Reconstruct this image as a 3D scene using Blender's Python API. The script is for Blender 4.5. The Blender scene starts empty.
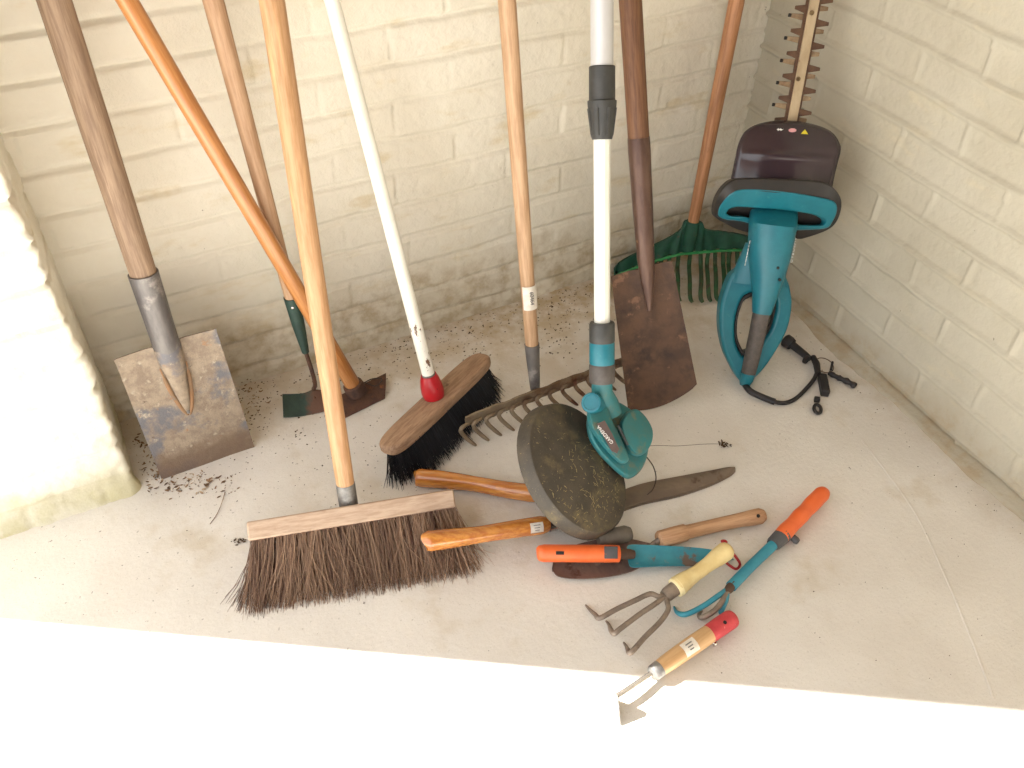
import bpy, bmesh, math, random
import numpy as np
from mathutils import Vector as V, Matrix
random.seed(7)
RNG = np.random.default_rng(11)
SC = bpy.context.scene
COL = SC.collection

# ------------------------------------------------------------------ camera
CAM = V((0.0, 0.0, 1.15))
RT = V((0.88130, -0.47246, 0.00946)); UP = V((0.30614, 0.58598, 0.74789)); FW = V((0.35357, 0.65913, -0.66380))
def _axes():
    t, r, y = (math.radians(a) for a in (41.588, 0.817, 28.212))
    f = V((math.sin(y)*math.cos(t), math.cos(y)*math.cos(t), -math.sin(t)))
    rt = V((math.cos(y), -math.sin(y), 0)); up = rt.cross(f)
    return math.cos(r)*rt+math.sin(r)*up, -math.sin(r)*rt+math.cos(r)*up, f
RT, UP, FW = _axes()
FPX = 853.4
cd = bpy.data.cameras.new('camera'); cam = bpy.data.objects.new('camera', cd); COL.objects.link(cam)
cd.sensor_width = 36; cd.lens = FPX*36/1024; cd.clip_start = .01
cam.matrix_world = Matrix(((RT.x, UP.x, -FW.x, CAM.x), (RT.y, UP.y, -FW.y, CAM.y), (RT.z, UP.z, -FW.z, CAM.z), (0, 0, 0, 1)))
SC.camera = cam

def ray(px, py): return (FW*FPX+RT*(px-512)-UP*(py-384)).normalized()
def FL(px, py, z=0.0):                        # sight point at height z above the floor
    d = ray(px, py); return CAM+d*((z-CAM.z)/d.z)
def plane_pt(px, py, o, n):
    d = ray(px, py); return CAM+d*((o-CAM).dot(n)/d.dot(n))

# ------------------------------------------------------------------ materials
def S(r, g, b):
    f = lambda c: (c/12.92 if c <= .04045 else ((c+.055)/1.055)**2.4)
    return (f(r/255), f(g/255), f(b/255), 1)
def mat(name, c1, c2=None, scale=6, stretch=(1, 1, 1), rough=.6, metal=0, layers=(), bump=.0, bscale=80, coat=0,
        alpha=None, spec=.5, tint=None, detail=7, lo=.35, hi=.65, rough2=None):
    m = bpy.data.materials.new(name); m.use_nodes = True; N = m.node_tree.nodes; K = m.node_tree.links
    b = N['Principled BSDF']; b.inputs['Roughness'].default_value = rough; b.inputs['Metallic'].default_value = metal
    b.inputs['Coat Weight'].default_value = coat; b.inputs['Coat Roughness'].default_value = .12; b.inputs['Specular IOR Level'].default_value = spec
    tc = N.new('ShaderNodeTexCoord'); FINE = 2.4 if stretch == (1, 1, 1) else 1.5
    def noise(sc, st, off=0, det=detail):
        mp = N.new('ShaderNodeMapping'); mp.inputs['Scale'].default_value = st; mp.inputs['Location'].default_value = (off, off*1.7, off*.6)
        n = N.new('ShaderNodeTexNoise'); n.inputs['Scale'].default_value = sc*FINE; n.inputs['Detail'].default_value = det; n.inputs['Roughness'].default_value = .65
        K.new(tc.outputs['Object'], mp.inputs[0]); K.new(mp.outputs[0], n.inputs['Vector']); return n.outputs['Fac']
    def ramp(fac, a, c):
        r = N.new('ShaderNodeMapRange'); r.interpolation_type = 'SMOOTHSTEP'
        r.inputs[1].default_value = a; r.inputs[2].default_value = c; K.new(fac, r.inputs[0]); return r.outputs[0]
    def mix(f, a, c):
        x = N.new('ShaderNodeMix'); x.data_type = 'RGBA'
        if isinstance(f, float): x.inputs[0].default_value = f
        else: K.new(f, x.inputs[0])
        for i, q in ((6, a), (7, c)):
            if isinstance(q, tuple): x.inputs[i].default_value = q
            else: K.new(q, x.inputs[i])
        return x.outputs[2]
    cur = c1
    if c2: cur = mix(ramp(noise(scale, stretch), lo, hi), c1, c2)
    for i, (c, sc, a, z, st) in enumerate(layers):
        cur = mix(ramp(noise(sc, st, 3.1+i*5.3), a, z), cur, c)
    if tint:
        at = N.new('ShaderNodeAttribute'); at.attribute_name = 'tint'
        cur = mix(at.outputs['Fac'], cur, tint)
    if isinstance(cur, tuple): b.inputs['Base Color'].default_value = cur
    else: K.new(cur, b.inputs['Base Color'])
    if bump:
        bp = N.new('ShaderNodeBump'); bp.inputs['Strength'].default_value = bump; bp.inputs['Distance'].default_value = .002
        K.new(noise(bscale, stretch, 9.), bp.inputs['Height']); K.new(bp.outputs[0], b.inputs['Normal'])
    if alpha is not None: b.inputs['Alpha'].default_value = alpha
    return m

U = (1, 1, 1); GR = (14, 14, 1)
M = {}
M['wood_grey'] = mat('weathered_wood', S(152, 128, 104), S(126, 102, 82), 9, GR, .7, bump=.25, bscale=12, layers=[(S(186, 158, 130), 5, .55, .75, (10, 10, .8))])
M['wood_varnish'] = mat('varnished_wood', S(190, 132, 78), S(168, 108, 56), 7, GR, .32, coat=.25, bump=.05, bscale=12)
M['wood_pale'] = mat('pale_wood', S(186, 152, 120), S(162, 126, 94), 8, GR, .6, bump=.2, bscale=12, layers=[(S(120, 84, 56), 6, .66, .74, (3, 3, 1))])
M['wood_warm'] = mat('warm_wood', S(190, 150, 110), S(166, 124, 84), 8, GR, .5, bump=.15, bscale=12, layers=[(S(228, 184, 134), 5, .5, .8, (10, 10, .7))])
M['wood_rake'] = mat('smooth_ash_wood', S(196, 162, 128), S(170, 134, 100), 8, GR, .55, bump=.15, bscale=12)
M['wood_dark'] = mat('dark_old_wood', S(124, 86, 58), S(94, 62, 42), 8, GR, .55, bump=.25, bscale=12)
M['wood_leaf'] = mat('orange_wood', S(184, 132, 92), S(152, 104, 70), 8, GR, .5, bump=.15, bscale=12, layers=[(S(110, 66, 36), 9, .62, .74, (3, 3, 1))])
M['block_pale'] = mat('broom_block_wood', S(190, 166, 144), S(170, 144, 122), 9, (2, 14, 14), .75, bump=.3, bscale=20, layers=[(S(160, 128, 102), 30, .62, .72, U)])
M['block_brown'] = mat('brush_block_wood', S(172, 140, 112), S(140, 110, 86), 9, (2, 14, 14), .7, bump=.3, bscale=20, layers=[(S(92, 70, 56), 9, .58, .74, U)])
M['wood_shear'] = mat('lacquered_wood', S(206, 140, 66), S(174, 102, 46), 6, GR, .25, coat=.8, layers=[(S(226, 160, 80), 4, .55, .8, (9, 9, .7))])
M['wood_hand'] = mat('bare_turned_wood', S(196, 156, 120), S(164, 122, 88), 8, GR, .65, bump=.2, bscale=12)
M['spade_steel'] = mat('weathered_spade_steel', S(158, 142, 122), S(132, 116, 100), 20, U, .55, .1, bump=.5, bscale=120,
    layers=[(S(108, 106, 110), 4.2, .49, .6, U), (S(160, 112, 72), 9, .63, .72, U), (S(178, 166, 146), 26, .58, .72, U), (S(96, 82, 70), 34, .62, .72, U)])
M['socket_steel'] = mat('worn_socket_steel', S(122, 118, 114), S(90, 86, 86), 7, (2, 2, .6), .45, .3, bump=.3, layers=[(S(158, 152, 146), 8, .54, .66, U), (S(120, 92, 68), 9, .6, .7, U)])
M['rust'] = mat('rusted_steel', S(94, 69, 52), S(73, 54, 43), 9, U, .75, .1, bump=.5, bscale=110, layers=[(S(122, 90, 68), 14, .58, .7, U), (S(56, 44, 38), 5, .52, .66, U)])
M['rust_dark'] = mat('dark_rusted_steel', S(98, 66, 48), S(66, 46, 38), 12, U, .7, .1, bump=.5, bscale=110, layers=[(S(146, 84, 44), 16, .6, .7, U)])
M['rake_steel'] = mat('rusty_rake_steel', S(122, 104, 84), S(96, 72, 52), 16, U, .6, .2, bump=.4, layers=[(S(82, 48, 28), 10, .54, .64, U), (S(146, 130, 104), 9, .6, .75, U)])
M['galv'] = mat('galvanised_ferrule', S(140, 138, 134), S(104, 102, 100), 22, U, .45, .5, bump=.2, layers=[(S(188, 186, 182), 30, .62, .72, U)])
M['green_metal'] = mat('dark_green_paint', S(44, 70, 60), S(32, 54, 48), 14, U, .5, bump=.1, layers=[(S(96, 66, 44), 18, .66, .74, U)])
M['green_rust'] = mat('green_paint_worn_to_rust', S(48, 70, 62), S(38, 56, 50), 14, U, .55, .1, bump=.3)
M['white_paint'] = mat('chipped_white_paint', S(236, 234, 224), S(224, 222, 210), 6, (4, 4, 1), .35, layers=[(S(104, 76, 54), 16, .655, .675, (1, 1, .45))])
M['red_plastic'] = mat('red_plastic', S(186, 32, 40), S(168, 24, 34), 10, U, .3, layers=[(S(112, 26, 28), 30, .64, .74, U)])
M['black_bristle'] = mat('black_bristle', S(27, 28, 33), tint=S(66, 68, 76), rough=.5, spec=.3)
M['brown_bristle'] = mat('brown_bristle', S(104, 80, 70), tint=S(206, 176, 150), rough=.6, spec=.3)
M['alu_white'] = mat('white_coated_tube', S(232, 232, 222), S(224, 224, 214), 4, (6, 6, 1), .35)
M['alu_top'] = mat('satin_grey_tube', S(206, 206, 206), S(198, 198, 198), 4, (6, 6, 1), .4, .2)
M['dark_plastic'] = mat('dark_grey_plastic', S(62, 62, 60), S(52, 52, 50), 20, U, .5)
M['grey_plastic'] = mat('grey_plastic', S(88, 82, 78), S(76, 70, 66), 20, U, .55)
M['teal'] = mat('teal_plastic', S(28, 114, 128), S(22, 104, 120), 9, U, .38, layers=[(S(60, 132, 132), 26, .62, .74, U)])
M['teal_dirty'] = mat('dusty_teal_plastic', S(40, 122, 128), S(58, 116, 118), 16, U, .5, layers=[(S(122, 116, 88), 10, .52, .72, U)], bump=.1)
M['guard'] = mat('dirty_guard_plastic', S(78, 70, 58), S(61, 55, 47), 8, U, .62, bump=.2, layers=[(S(104, 92, 66), 9, .5, .7, U), (S(150, 134, 88), 90, .64, .69, (1, 2.5, 1)), (S(140, 128, 96), 160, .66, .70, (2.5, 1, 1))])
M['clipping'] = mat('dried_grass', S(176, 156, 104), S(138, 122, 80), 90, U, .8)
M['lip'] = mat('scuffed_lip_plastic', S(102, 94, 84), S(84, 78, 70), 16, U, .6, bump=.2)
M['rubber'] = mat('grey_rubber', S(42, 38, 36), S(36, 33, 31), 20, U, .5)
M['grip_rubber'] = mat('dark_grip_rubber', S(92, 84, 78), S(78, 72, 68), 40, U, .65, bump=.3, bscale=300)
M['shield'] = mat('smoked_shield', S(52, 40, 46), S(46, 35, 41), 4, U, .16, coat=.25, spec=.5)
M['cord'] = mat('black_cord', S(40, 36, 38), S(32, 30, 32), 20, U, .5)
M['bar_steel'] = mat('dusty_bar_steel', S(190, 172, 142), S(166, 146, 116), 16, (1, 1, .4), .5, .3, layers=[(S(124, 92, 62), 24, .62, .74, U)])
M['tooth_rust'] = mat('brown_sticky_teeth', S(72, 48, 35), S(94, 68, 49), 18, U, .55, .1, bump=.3)
M['tooth_clean'] = mat('bare_tooth_steel', S(160, 140, 112), S(128, 104, 80), 22, U, .45, .4)
M['leaf_green'] = mat('dark_green_plastic', S(32, 82, 62), S(26, 70, 54), 20, U, .5, layers=[(S(70, 66, 46), 22, .62, .74, U)])
M['leaf_rim'] = mat('bright_green_plastic', S(52, 146, 82), S(40, 124, 68), 20, U, .45)
M['tine_green'] = mat('dirty_green_tine', S(36, 82, 46), S(58, 66, 42), 20, U, .6, layers=[(S(60, 50, 38), 14, .56, .66, U)])
M['orange'] = mat('orange_plastic', S(234, 112, 56), S(226, 100, 44), 10, U, .38)
M['charcoal'] = mat('charcoal_plastic', S(78, 78, 80), S(66, 66, 68), 20, U, .5)
M['blue_paint'] = mat('chipped_blue_paint', S(54, 138, 156), S(44, 122, 142), 10, U, .45, layers=[(S(104, 86, 78), 9, .54, .62, (.5, 1, 1)), (S(92, 132, 140), 26, .6, .7, U)], bump=.1)
M['blue_shaft'] = mat('blue_enamel', S(54, 142, 162), S(46, 128, 150), 10, U, .4, layers=[(S(110, 90, 80), 20, .66, .72, U)])
M['trowel_steel'] = mat('stained_trowel_steel', S(126, 104, 94), S(104, 86, 80), 9, (1, 1, 3), .5, .2, bump=.2, layers=[(S(88, 62, 52), 14, .58, .68, U), (S(150, 130, 116), 26, .6, .72, U)])
M['shear_steel'] = mat('dull_shear_steel', S(134, 118, 102), S(112, 98, 86), 8, (2, 2, 1), .5, .35, layers=[(S(92, 76, 64), 20, .58, .7, U)])
M['dark_steel'] = mat('blackened_steel', S(64, 54, 48), S(52, 44, 42), 12, U, .45, .4)
M['chrome'] = mat('bright_steel', S(206, 200, 192), S(180, 174, 168), 8, U, .2, .9)
M['tine_steel'] = mat('dull_tine_steel', S(144, 130, 116), S(120, 108, 98), 20, U, .5, .3, layers=[(S(92, 76, 66), 30, .6, .72, U)])
M['yellow_paint'] = mat('worn_cream_yellow_paint', S(226, 206, 150), S(212, 188, 130), 10, U, .45, bump=.1, layers=[(S(178, 142, 84), 34, .64, .72, U)])
M['cream'] = mat('cream_collar', S(242, 228, 178), rough=.4)
M['red_cord'] = mat('red_cord', S(172, 44, 48), S(150, 34, 38), 60, U, .7)
M['red_paint'] = mat('worn_red_paint', S(196, 66, 72), S(180, 52, 60), 14, U, .5, layers=[(S(226, 140, 130), 40, .62, .7, U)])
M['weed_wood'] = mat('tan_lacquered_wood', S(206, 168, 122), S(188, 148, 102), 6, GR, .45)
M['label_white'] = mat('white_paper_label', S(232, 226, 214), S(214, 206, 192), 30, U, .7)
M['print_grey'] = mat('grey_label_print', S(120, 116, 112), rough=.7)
M['print_white'] = mat('white_print', S(235, 235, 230), rough=.6)
M['print_pink'] = mat('pink_print', S(206, 150, 150), rough=.6)
M['print_yellow'] = mat('yellow_print', S(206, 190, 40), rough=.6)
M['black'] = mat('black_hole', S(22, 20, 20), rough=.8)
M['plate'] = mat('brown_grey_plate', S(98, 80, 76), S(86, 72, 68), 20, U, .5)
M['soil'] = mat('dark_soil_crumb', S(62, 46, 34), S(84, 64, 46), 40, U, .9)
M['litter'] = mat('dry_leaf_litter', S(136, 106, 78), S(92, 72, 56), 30, U, .85, layers=[(S(186, 164, 136), 14, .5, .6, U)])
M['brass_dot'] = mat('bolt_steel', S(150, 130, 96), S(100, 78, 56), 60, U, .4, .5)

# ------------------------------------------------------------------ scene tree helpers
def empty(name, o, z=V((0, 0, 1)), x=V((1, 0, 0))):
    e = bpy.data.objects.new(name, None); e.empty_display_size = .03; COL.objects.link(e)
    z = z.normalized(); y = z.cross(x).normalized(); x = y.cross(z)
    e.matrix_world = Matrix(((x.x, y.x, z.x, o.x), (x.y, y.y, z.y, o.y), (x.z, y.z, z.z, o.z), (0, 0, 0, 1)))
    return e
def tag(o, label, cat, group=None, kind=None):
    if label: o['label'] = label
    if cat: o['category'] = cat
    if group: o['group'] = group
    if kind: o['kind'] = kind
    return o
class Tool:
    """A thing whose local Z runs along base->top; x is its width direction."""
    def __init__(s, name, label, cat, base, top, x=None, group=None):
        s.o = V(base); s.t = V(top); s.z = (s.t-s.o).normalized()
        if x is None: x = RT
        s.e = empty(name, s.o, s.z, V(x)); tag(s.e, label, cat, group)
        m = s.e.matrix_world; s.x = m.col[0].to_3d(); s.y = m.col[1].to_3d()
    def L(s, px, py, y=0.0): return plane_pt(px, py, s.o+s.y*y, s.y)          # on the thing's own x-z plane, y behind it
    def on(s, px, py):                                                          # nearest point of the axis
        d = ray(px, py); u = s.z; w = s.o-CAM
        b = u.dot(d); k = (b*d.dot(w)-u.dot(w))/(1-b*b); return s.o+u*k
    def w(s, x, y, z): return s.o+s.x*x+s.y*y+s.z*z
ROOT = {}
def world_inv(p):
    m = Matrix.Identity(4)
    while p is not None and p.type != 'EMPTY': p = p.parent
    return p.matrix_world.inverted() if p is not None else m

class MB:
    def __init__(s): s.v = []; s.f = []; s.t = []
    def add(s, vs, fs, t=0.0):
        n = len(s.v); s.v += [V(a) for a in vs]; s.f += [tuple(i+n for i in f) for f in fs]; s.t += [t]*len(vs); return s
    def tube(s, pts, r, n=14, cap=True, flat=None, t=0.0):
        pts = [V(p) for p in pts]; m = len(pts)
        if not hasattr(r, '__len__'): r = [r]*m
        tan = []
        for i in range(m):
            a = pts[max(i-1, 0)]; b = pts[min(i+1, m-1)]; tan.append((b-a).normalized())
        ref = flat[0] if flat else None
        if ref is not None: a = (V(ref)-tan[0]*V(ref).dot(tan[0])).normalized()
        else: a = tan[0].orthogonal().normalized()
        vs = []
        for i in range(m):
            a = (a-tan[i]*a.dot(tan[i])).normalized(); b = tan[i].cross(a)
            k = flat[1] if flat else 1
            if hasattr(k, '__len__'): k = k[i]
            for j in range(n):
                q = 2*math.pi*j/n; vs.append(pts[i]+a*(math.cos(q)*r[i])+b*(math.sin(q)*r[i]*k))
        fs = [(i*n+j, i*n+(j+1) % n, (i+1)*n+(j+1) % n, (i+1)*n+j) for i in range(m-1) for j in range(n)]
        if cap: fs += [tuple(range(n-1, -1, -1)), tuple((m-1)*n+j for j in range(n))]
        return s.add(vs, fs, t)
    def lathe(s, c, ax, prof, n=40, cap=True, ref=None, sx=1.0):
        c = V(c); ax = V(ax).normalized(); a = (V(ref)-ax*V(ref).dot(ax)).normalized() if ref is not None else ax.orthogonal().normalized(); b = ax.cross(a)
        vs = [c+ax*h+(a*math.cos(2*math.pi*j/n)*sx+b*math.sin(2*math.pi*j/n))*r for r, h in prof for j in range(n)]
        m = len(prof)
        fs = [(i*n+j, i*n+(j+1) % n, (i+1)*n+(j+1) % n, (i+1)*n+j) for i in range(m-1) for j in range(n)]
        if cap: fs += [tuple(range(n-1, -1, -1)), tuple((m-1)*n+j for j in range(n))]
        return s.add(vs, fs)
    def prism(s, poly, d):
        poly = [V(p) for p in poly]; n = len(poly); d = V(d)
        vs = [p for p in poly]+[p+d for p in poly]
        fs = [tuple(range(n)), tuple(range(2*n-1, n-1, -1))]+[(i, i+n, (i+1) % n+n, (i+1) % n) for i in range(n)]
        return s.add(vs, fs)
    def loft(s, loops):
        n = len(loops[0]); vs = [V(p) for l in loops for p in l]
        fs = [(i*n+j, i*n+(j+1) % n, (i+1)*n+(j+1) % n, (i+1)*n+j) for i in range(len(loops)-1) for j in range(n)]
        fs += [tuple(range(n-1, -1, -1)), tuple((len(loops)-1)*n+j for j in range(n))]
        return s.add(vs, fs)
    def ring(s, outer, inner, d):
        n = len(outer); d = V(d)
        vs = [V(p) for p in outer]+[V(p) for p in inner]+[V(p)+d for p in outer]+[V(p)+d for p in inner]; fs = []
        for i in range(n):
            j = (i+1) % n
            fs += [(i, j, n+j, n+i), (2*n+j, 2*n+i, 3*n+i, 3*n+j), (j, i, 2*n+i, 2*n+j), (n+i, n+j, 3*n+j, 3*n+i)]
        return s.add(vs, fs)
    def sheet(s, g, d):
        R_, C_ = len(g), len(g[0]); vs = [V(p) for r in g for p in r]; k = R_*C_
        if callable(d): vs += [V(g[i][j])+d(i, j) for i in range(R_) for j in range(C_)]
        else: vs += [V(p)+V(d) for r in g for p in r]
        fs = []
        for i in range(R_-1):
            for j in range(C_-1):
                a = i*C_+j; q = (a, a+1, a+C_+1, a+C_); fs += [q, tuple(x+k for x in reversed(q))]
        per = [(0, j) for j in range(C_)]+[(i, C_-1) for i in range(1, R_)]+[(R_-1, j) for j in range(C_-2, -1, -1)]+[(i, 0) for i in range(R_-2, 0, -1)]
        per = [i*C_+j for i, j in per]
        for a, b in zip(per, per[1:]+per[:1]): fs.append((b, a, a+k, b+k))
        return s.add(vs, fs)
    def box(s, c, a, b, d):
        c = V(c); a = V(a); b = V(b); d = V(d)
        vs = [c+a*i+b*j+d*k for k in (-1, 1) for j in (-1, 1) for i in (-1, 1)]
        return s.add(vs, [(0, 1, 3, 2), (4, 6, 7, 5), (0, 4, 5, 1), (2, 3, 7, 6), (0, 2, 6, 4), (1, 5, 7, 3)])
    def build(s, name, m, parent=None, bevel=0, seg=2, sub=0, ang=40, label=None, kind=None):
        me = bpy.data.meshes.new(name); inv = world_inv(parent)
        me.from_pydata([inv @ v for v in s.v], [], s.f); me.validate()
        bm = bmesh.new(); bm.from_mesh(me); bmesh.ops.recalc_face_normals(bm, faces=bm.faces); bm.to_mesh(me); bm.free()
        me.polygons.foreach_set('use_smooth', [True]*len(me.polygons))
        if not sub: me.set_sharp_from_angle(angle=math.radians(ang))
        if any(s.t): 
            at = me.attributes.new('tint', 'FLOAT', 'POINT'); at.data.foreach_set('value', s.t)
        me.materials.append(M[m] if isinstance(m, str) else m)
        o = bpy.data.objects.new(name, me); COL.objects.link(o)
        if parent is not None: o.parent = parent
        if bevel:
            b = o.modifiers.new('bevel', 'BEVEL'); b.width = bevel; b.segments = seg; b.limit_method = 'ANGLE'; b.angle_limit = math.radians(35)
        if sub:
            q = o.modifiers.new('sub', 'SUBSURF'); q.levels = sub; q.render_levels = sub
        if label: o['label'] = label
        if kind: o['kind'] = kind
        return o
def lerp(a, b, t): return a+(b-a)*t
def spline(P, k=8, closed=False):
    P = [V(p) for p in P]; n = len(P); out = []
    rng = range(n) if closed else range(n-1)
    for i in rng:
        if closed: a, b, c, d = P[(i-1) % n], P[i], P[(i+1) % n], P[(i+2) % n]
        else: a, b, c, d = P[max(i-1, 0)], P[i], P[i+1], P[min(i+2, n-1)]
        for j in range(k):
            t = j/k; out.append(.5*((2*b)+(c-a)*t+(2*a-5*b+4*c-d)*t*t+(3*b-a-3*c+d)*t**3))
    if not closed: out.append(P[-1])
    return out
def bil(c, u, v): return lerp(lerp(c[0], c[1], u), lerp(c[3], c[2], u), v)    # TL TR BR BL
def text_part(name, body, m, parent, c, right, up, size, depth=.0004):
    cu = bpy.data.curves.new(name, 'FONT'); cu.body = body; cu.size = size; cu.extrude = depth; cu.align_x = 'CENTER'; cu.align_y = 'CENTER'
    o = bpy.data.objects.new(name, cu); COL.objects.link(o)
    dg = bpy.context.evaluated_depsgraph_get(); me = bpy.data.meshes.new_from_object(o.evaluated_get(dg))
    bpy.data.objects.remove(o); bpy.data.curves.remove(cu)
    r = V(right).normalized(); n = r.cross(V(up)).normalized(); u = n.cross(r); c = V(c)
    mx = Matrix(((r.x, u.x, n.x, c.x), (r.y, u.y, n.y, c.y), (r.z, u.z, n.z, c.z), (0, 0, 0, 1)))
    me.transform(world_inv(parent) @ mx); me.materials.clear(); me.materials.append(M[m])
    q = bpy.data.objects.new(name, me); COL.objects.link(q); q.parent = parent; return q

# ------------------------------------------------------------------ room shell
YB, XR, YP, XP = 1.386, 1.282, 1.200, -0.109
RSL = .080
def xr(y): return 1.272+RSL*(y-.55)
CEIL_Y, CEIL_Z = -.9, 2.1
def vnoise(a, b, freq, seed):
    r = np.random.default_rng(seed); g = r.random((256, 256))
    x = a*freq; y = b*freq; i = np.floor(x).astype(int); j = np.floor(y).astype(int); fx = x-i; fy = y-j
    fx = fx*fx*(3-2*fx); fy = fy*fy*(3-2*fy); G = lambda p, q: g[p % 256, q % 256]
    return (G(i, j)*(1-fx)+G(i+1, j)*fx)*(1-fy)+(G(i, j+1)*(1-fx)+G(i+1, j+1)*fx)*fy-.5
def sst(x, a, b):
    t = np.clip((x-a)/(b-a), 0, 1); return t*t*(3-2*t)
def brick_height(s, z, off, course, blen, s0, seed, bed, head, bedw, headw, rough):
    r = np.random.default_rng(seed)
    zz = z+vnoise(s, z, 5, seed+1)*.010+vnoise(s, z, 20, seed+2)*.004
    k = np.floor((zz-off)/course).astype(int); fz = (zz-off)-k*course
    kk = k % 64
    jit = r.uniform(-.012, .012, 64)[kk]; sh = s0+np.where(k % 2 == 0, 0, blen*.5)+jit
    ss = s+vnoise(s, z, 25, seed+3)*.006
    i = np.floor((ss-sh)/blen).astype(int); fs = (ss-sh)-i*blen; ii = i % 64
    dz = np.minimum(fz, course-fz); ds = np.minimum(fs, blen-fs)
    amp = .55+.9*(vnoise(s, z, 3, seed+4)+.5)
    h = bed*(1-sst(dz, bedw*.35, bedw))*amp
    h2 = head*(1-sst(ds, headw*.35, headw))*amp*r.uniform(.2, 1.3, (64, 64))[kk, ii]
    h = np.where(np.abs(h2) > np.abs(h), h2, h)
    B = r.normal(0, .0011, (64, 64))[kk, ii]; T = r.normal(0, .018, (64, 64))[kk, ii]
    h += (B+T*(fz-course*.5))*sst(dz, 0, .008)
    h += vnoise(s, z, 30, seed+5)*.0024*rough+vnoise(s, z, 70, seed+6)*.0016*rough+vnoise(s, z, 150, seed+7)*.0012*rough
    pit = vnoise(s, z, 45, seed+8); h -= np.clip(pit-.28, 0, 1)*.012*rough*(vnoise(s, z, 6, seed+9) > 0)
    return h
def wall_mesh(name, path, nrm, svals, zf, ztop, hfun, m):
    """path(s)->(x,y), nrm(s)->outward normal; fine grid up to zf and a plain rise to ztop."""
    zv = np.concatenate([np.arange(0, zf, .0042), [ztop]]); Sg, Zg = np.meshgrid(svals, zv)
    h = hfun(Sg, Zg); h[-1, :] = 0; h *= 1
    xs, ys = path(Sg); nx, ny = nrm(Sg)
    P = np.stack([xs+nx*h, ys+ny*h, Zg], -1).reshape(-1, 3); nc = len(svals); nr = len(zv)
    a = (np.arange(nr-1)[:, None]*nc+np.arange(nc-1)[None]).ravel()
    F = np.stack([a, a+1, a+nc+1, a+nc], -1)
    me = bpy.data.meshes.new(name); me.from_pydata(P.tolist(), [], F.tolist()); me.update()
    me.polygons.foreach_set('use_smooth', [True]*len(me.polygons)); me.materials.append(m)
    o = bpy.data.objects.new(name, me); COL.objects.link(o); o['kind'] = 'structure'; return o

def wall_material(name, c1, c2, stain, dirt, zdirt_shade=.10, bstr=.5, moss=None):
    m = bpy.data.materials.new(name); m.use_nodes = True; N = m.node_tree.nodes; K = m.node_tree.links; b = N['Principled BSDF']
    b.inputs['Roughness'].default_value = .75; b.inputs['Specular IOR Level'].default_value = .3
    g = N.new('ShaderNodeNewGeometry'); sep = N.new('ShaderNodeSeparateXYZ'); K.new(g.outputs['Position'], sep.inputs[0])
    def noise(sc, off=0, det=5, st=(1, 1, 1)):
        mp = N.new('ShaderNodeMapping'); mp.inputs['Scale'].default_value = st; mp.inputs['Location'].default_value = (off, off, off)
        n = N.new('ShaderNodeTexNoise'); n.inputs['Scale'].default_value = sc; n.inputs['Detail'].default_value = det; n.inputs['Roughness'].default_value = .62
        K.new(g.outputs['Position'], mp.inputs[0]); K.new(mp.outputs[0], n.inputs['Vector']); return n.outputs['Fac']
    def rng(v, a, c, o0=0., o1=1.):
        r = N.new('ShaderNodeMapRange'); r.interpolation_type = 'SMOOTHSTEP'
        for i, q in ((1, a), (2, c), (3, o0), (4, o1)): r.inputs[i].default_value = q
        K.new(v, r.inputs[0]); return r.outputs[0]
    def math_(op, a, c):
        x = N.new('ShaderNodeMath'); x.operation = op
        for i, q in ((0, a), (1, c)):
            if isinstance(q, (int, float)): x.inputs[i].default_value = q
            else: K.new(q, x.inputs[i])
        return x.outputs[0]
    def mix(f, a, c):
        x = N.new('ShaderNodeMix'); x.data_type = 'RGBA'; K.new(f, x.inputs[0])
        for i, q in ((6, a), (7, c)):
            if isinstance(q, tuple): x.inputs[i].default_value = q
            else: K.new(q, x.inputs[i])
        return x.outputs[2]
    cur = mix(rng(noise(4), .35, .65), c1, c2)
    cur = mix(rng(noise(7, 4.2, 4, (1, 1, 2.6)), .56, .76, 0, .75), cur, stain)
    if zdirt_shade is not None:
        low = rng(math_('ADD', sep.outputs['Z'], math_('MULTIPLY', noise(9, 2.2), .16)), zdirt_shade, zdirt_shade+.10, 1, 0)
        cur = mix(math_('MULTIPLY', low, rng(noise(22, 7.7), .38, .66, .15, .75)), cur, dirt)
    if moss: 
        low = rng(math_('ADD', sep.outputs['Z'], math_('MULTIPLY', noise(7, 9.2), .14)), .08, .18, 1, 0)
        cur = mix(math_('MULTIPLY', low, rng(noise(14, 1.7), .35, .6, .2, .85)), cur, moss)
    sp = rng(noise(75, 5.5, 3), .735, .76, 0, .85)
    cur = mix(math_('MULTIPLY', sp, rng(noise(3.5, 12.), .42, .62)), cur, S(70, 58, 42))
    K.new(cur, b.inputs['Base Color'])
    bp = N.new('ShaderNodeBump'); bp.inputs['Strength'].default_value = bstr; bp.inputs['Distance'].default_value = .003
    K.new(noise(120, 0, 8), bp.inputs['Height']); K.new(bp.outputs[0], b.inputs['Normal'])
    return m, (N, K, b, noise, rng, math_, mix, sep, cur)
MW, _ = wall_material('painted_brick', S(226, 220, 204), S(218, 211, 193), S(206, 190, 154), S(168, 148, 112), zdirt_shade=.17)  # tan base dirt, set higher to also paint in shade at the wall foot
MWR, _ = wall_material('painted_brick_side', S(186, 180, 163), S(177, 170, 152), S(194, 184, 158), S(170, 150, 120), zdirt_shade=.08)
MWL, _ = wall_material('painted_brick_pier', S(224, 220, 206), S(214, 208, 190), S(206, 194, 160), S(170, 156, 122), zdirt_shade=None, moss=S(188, 180, 140))

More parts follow.
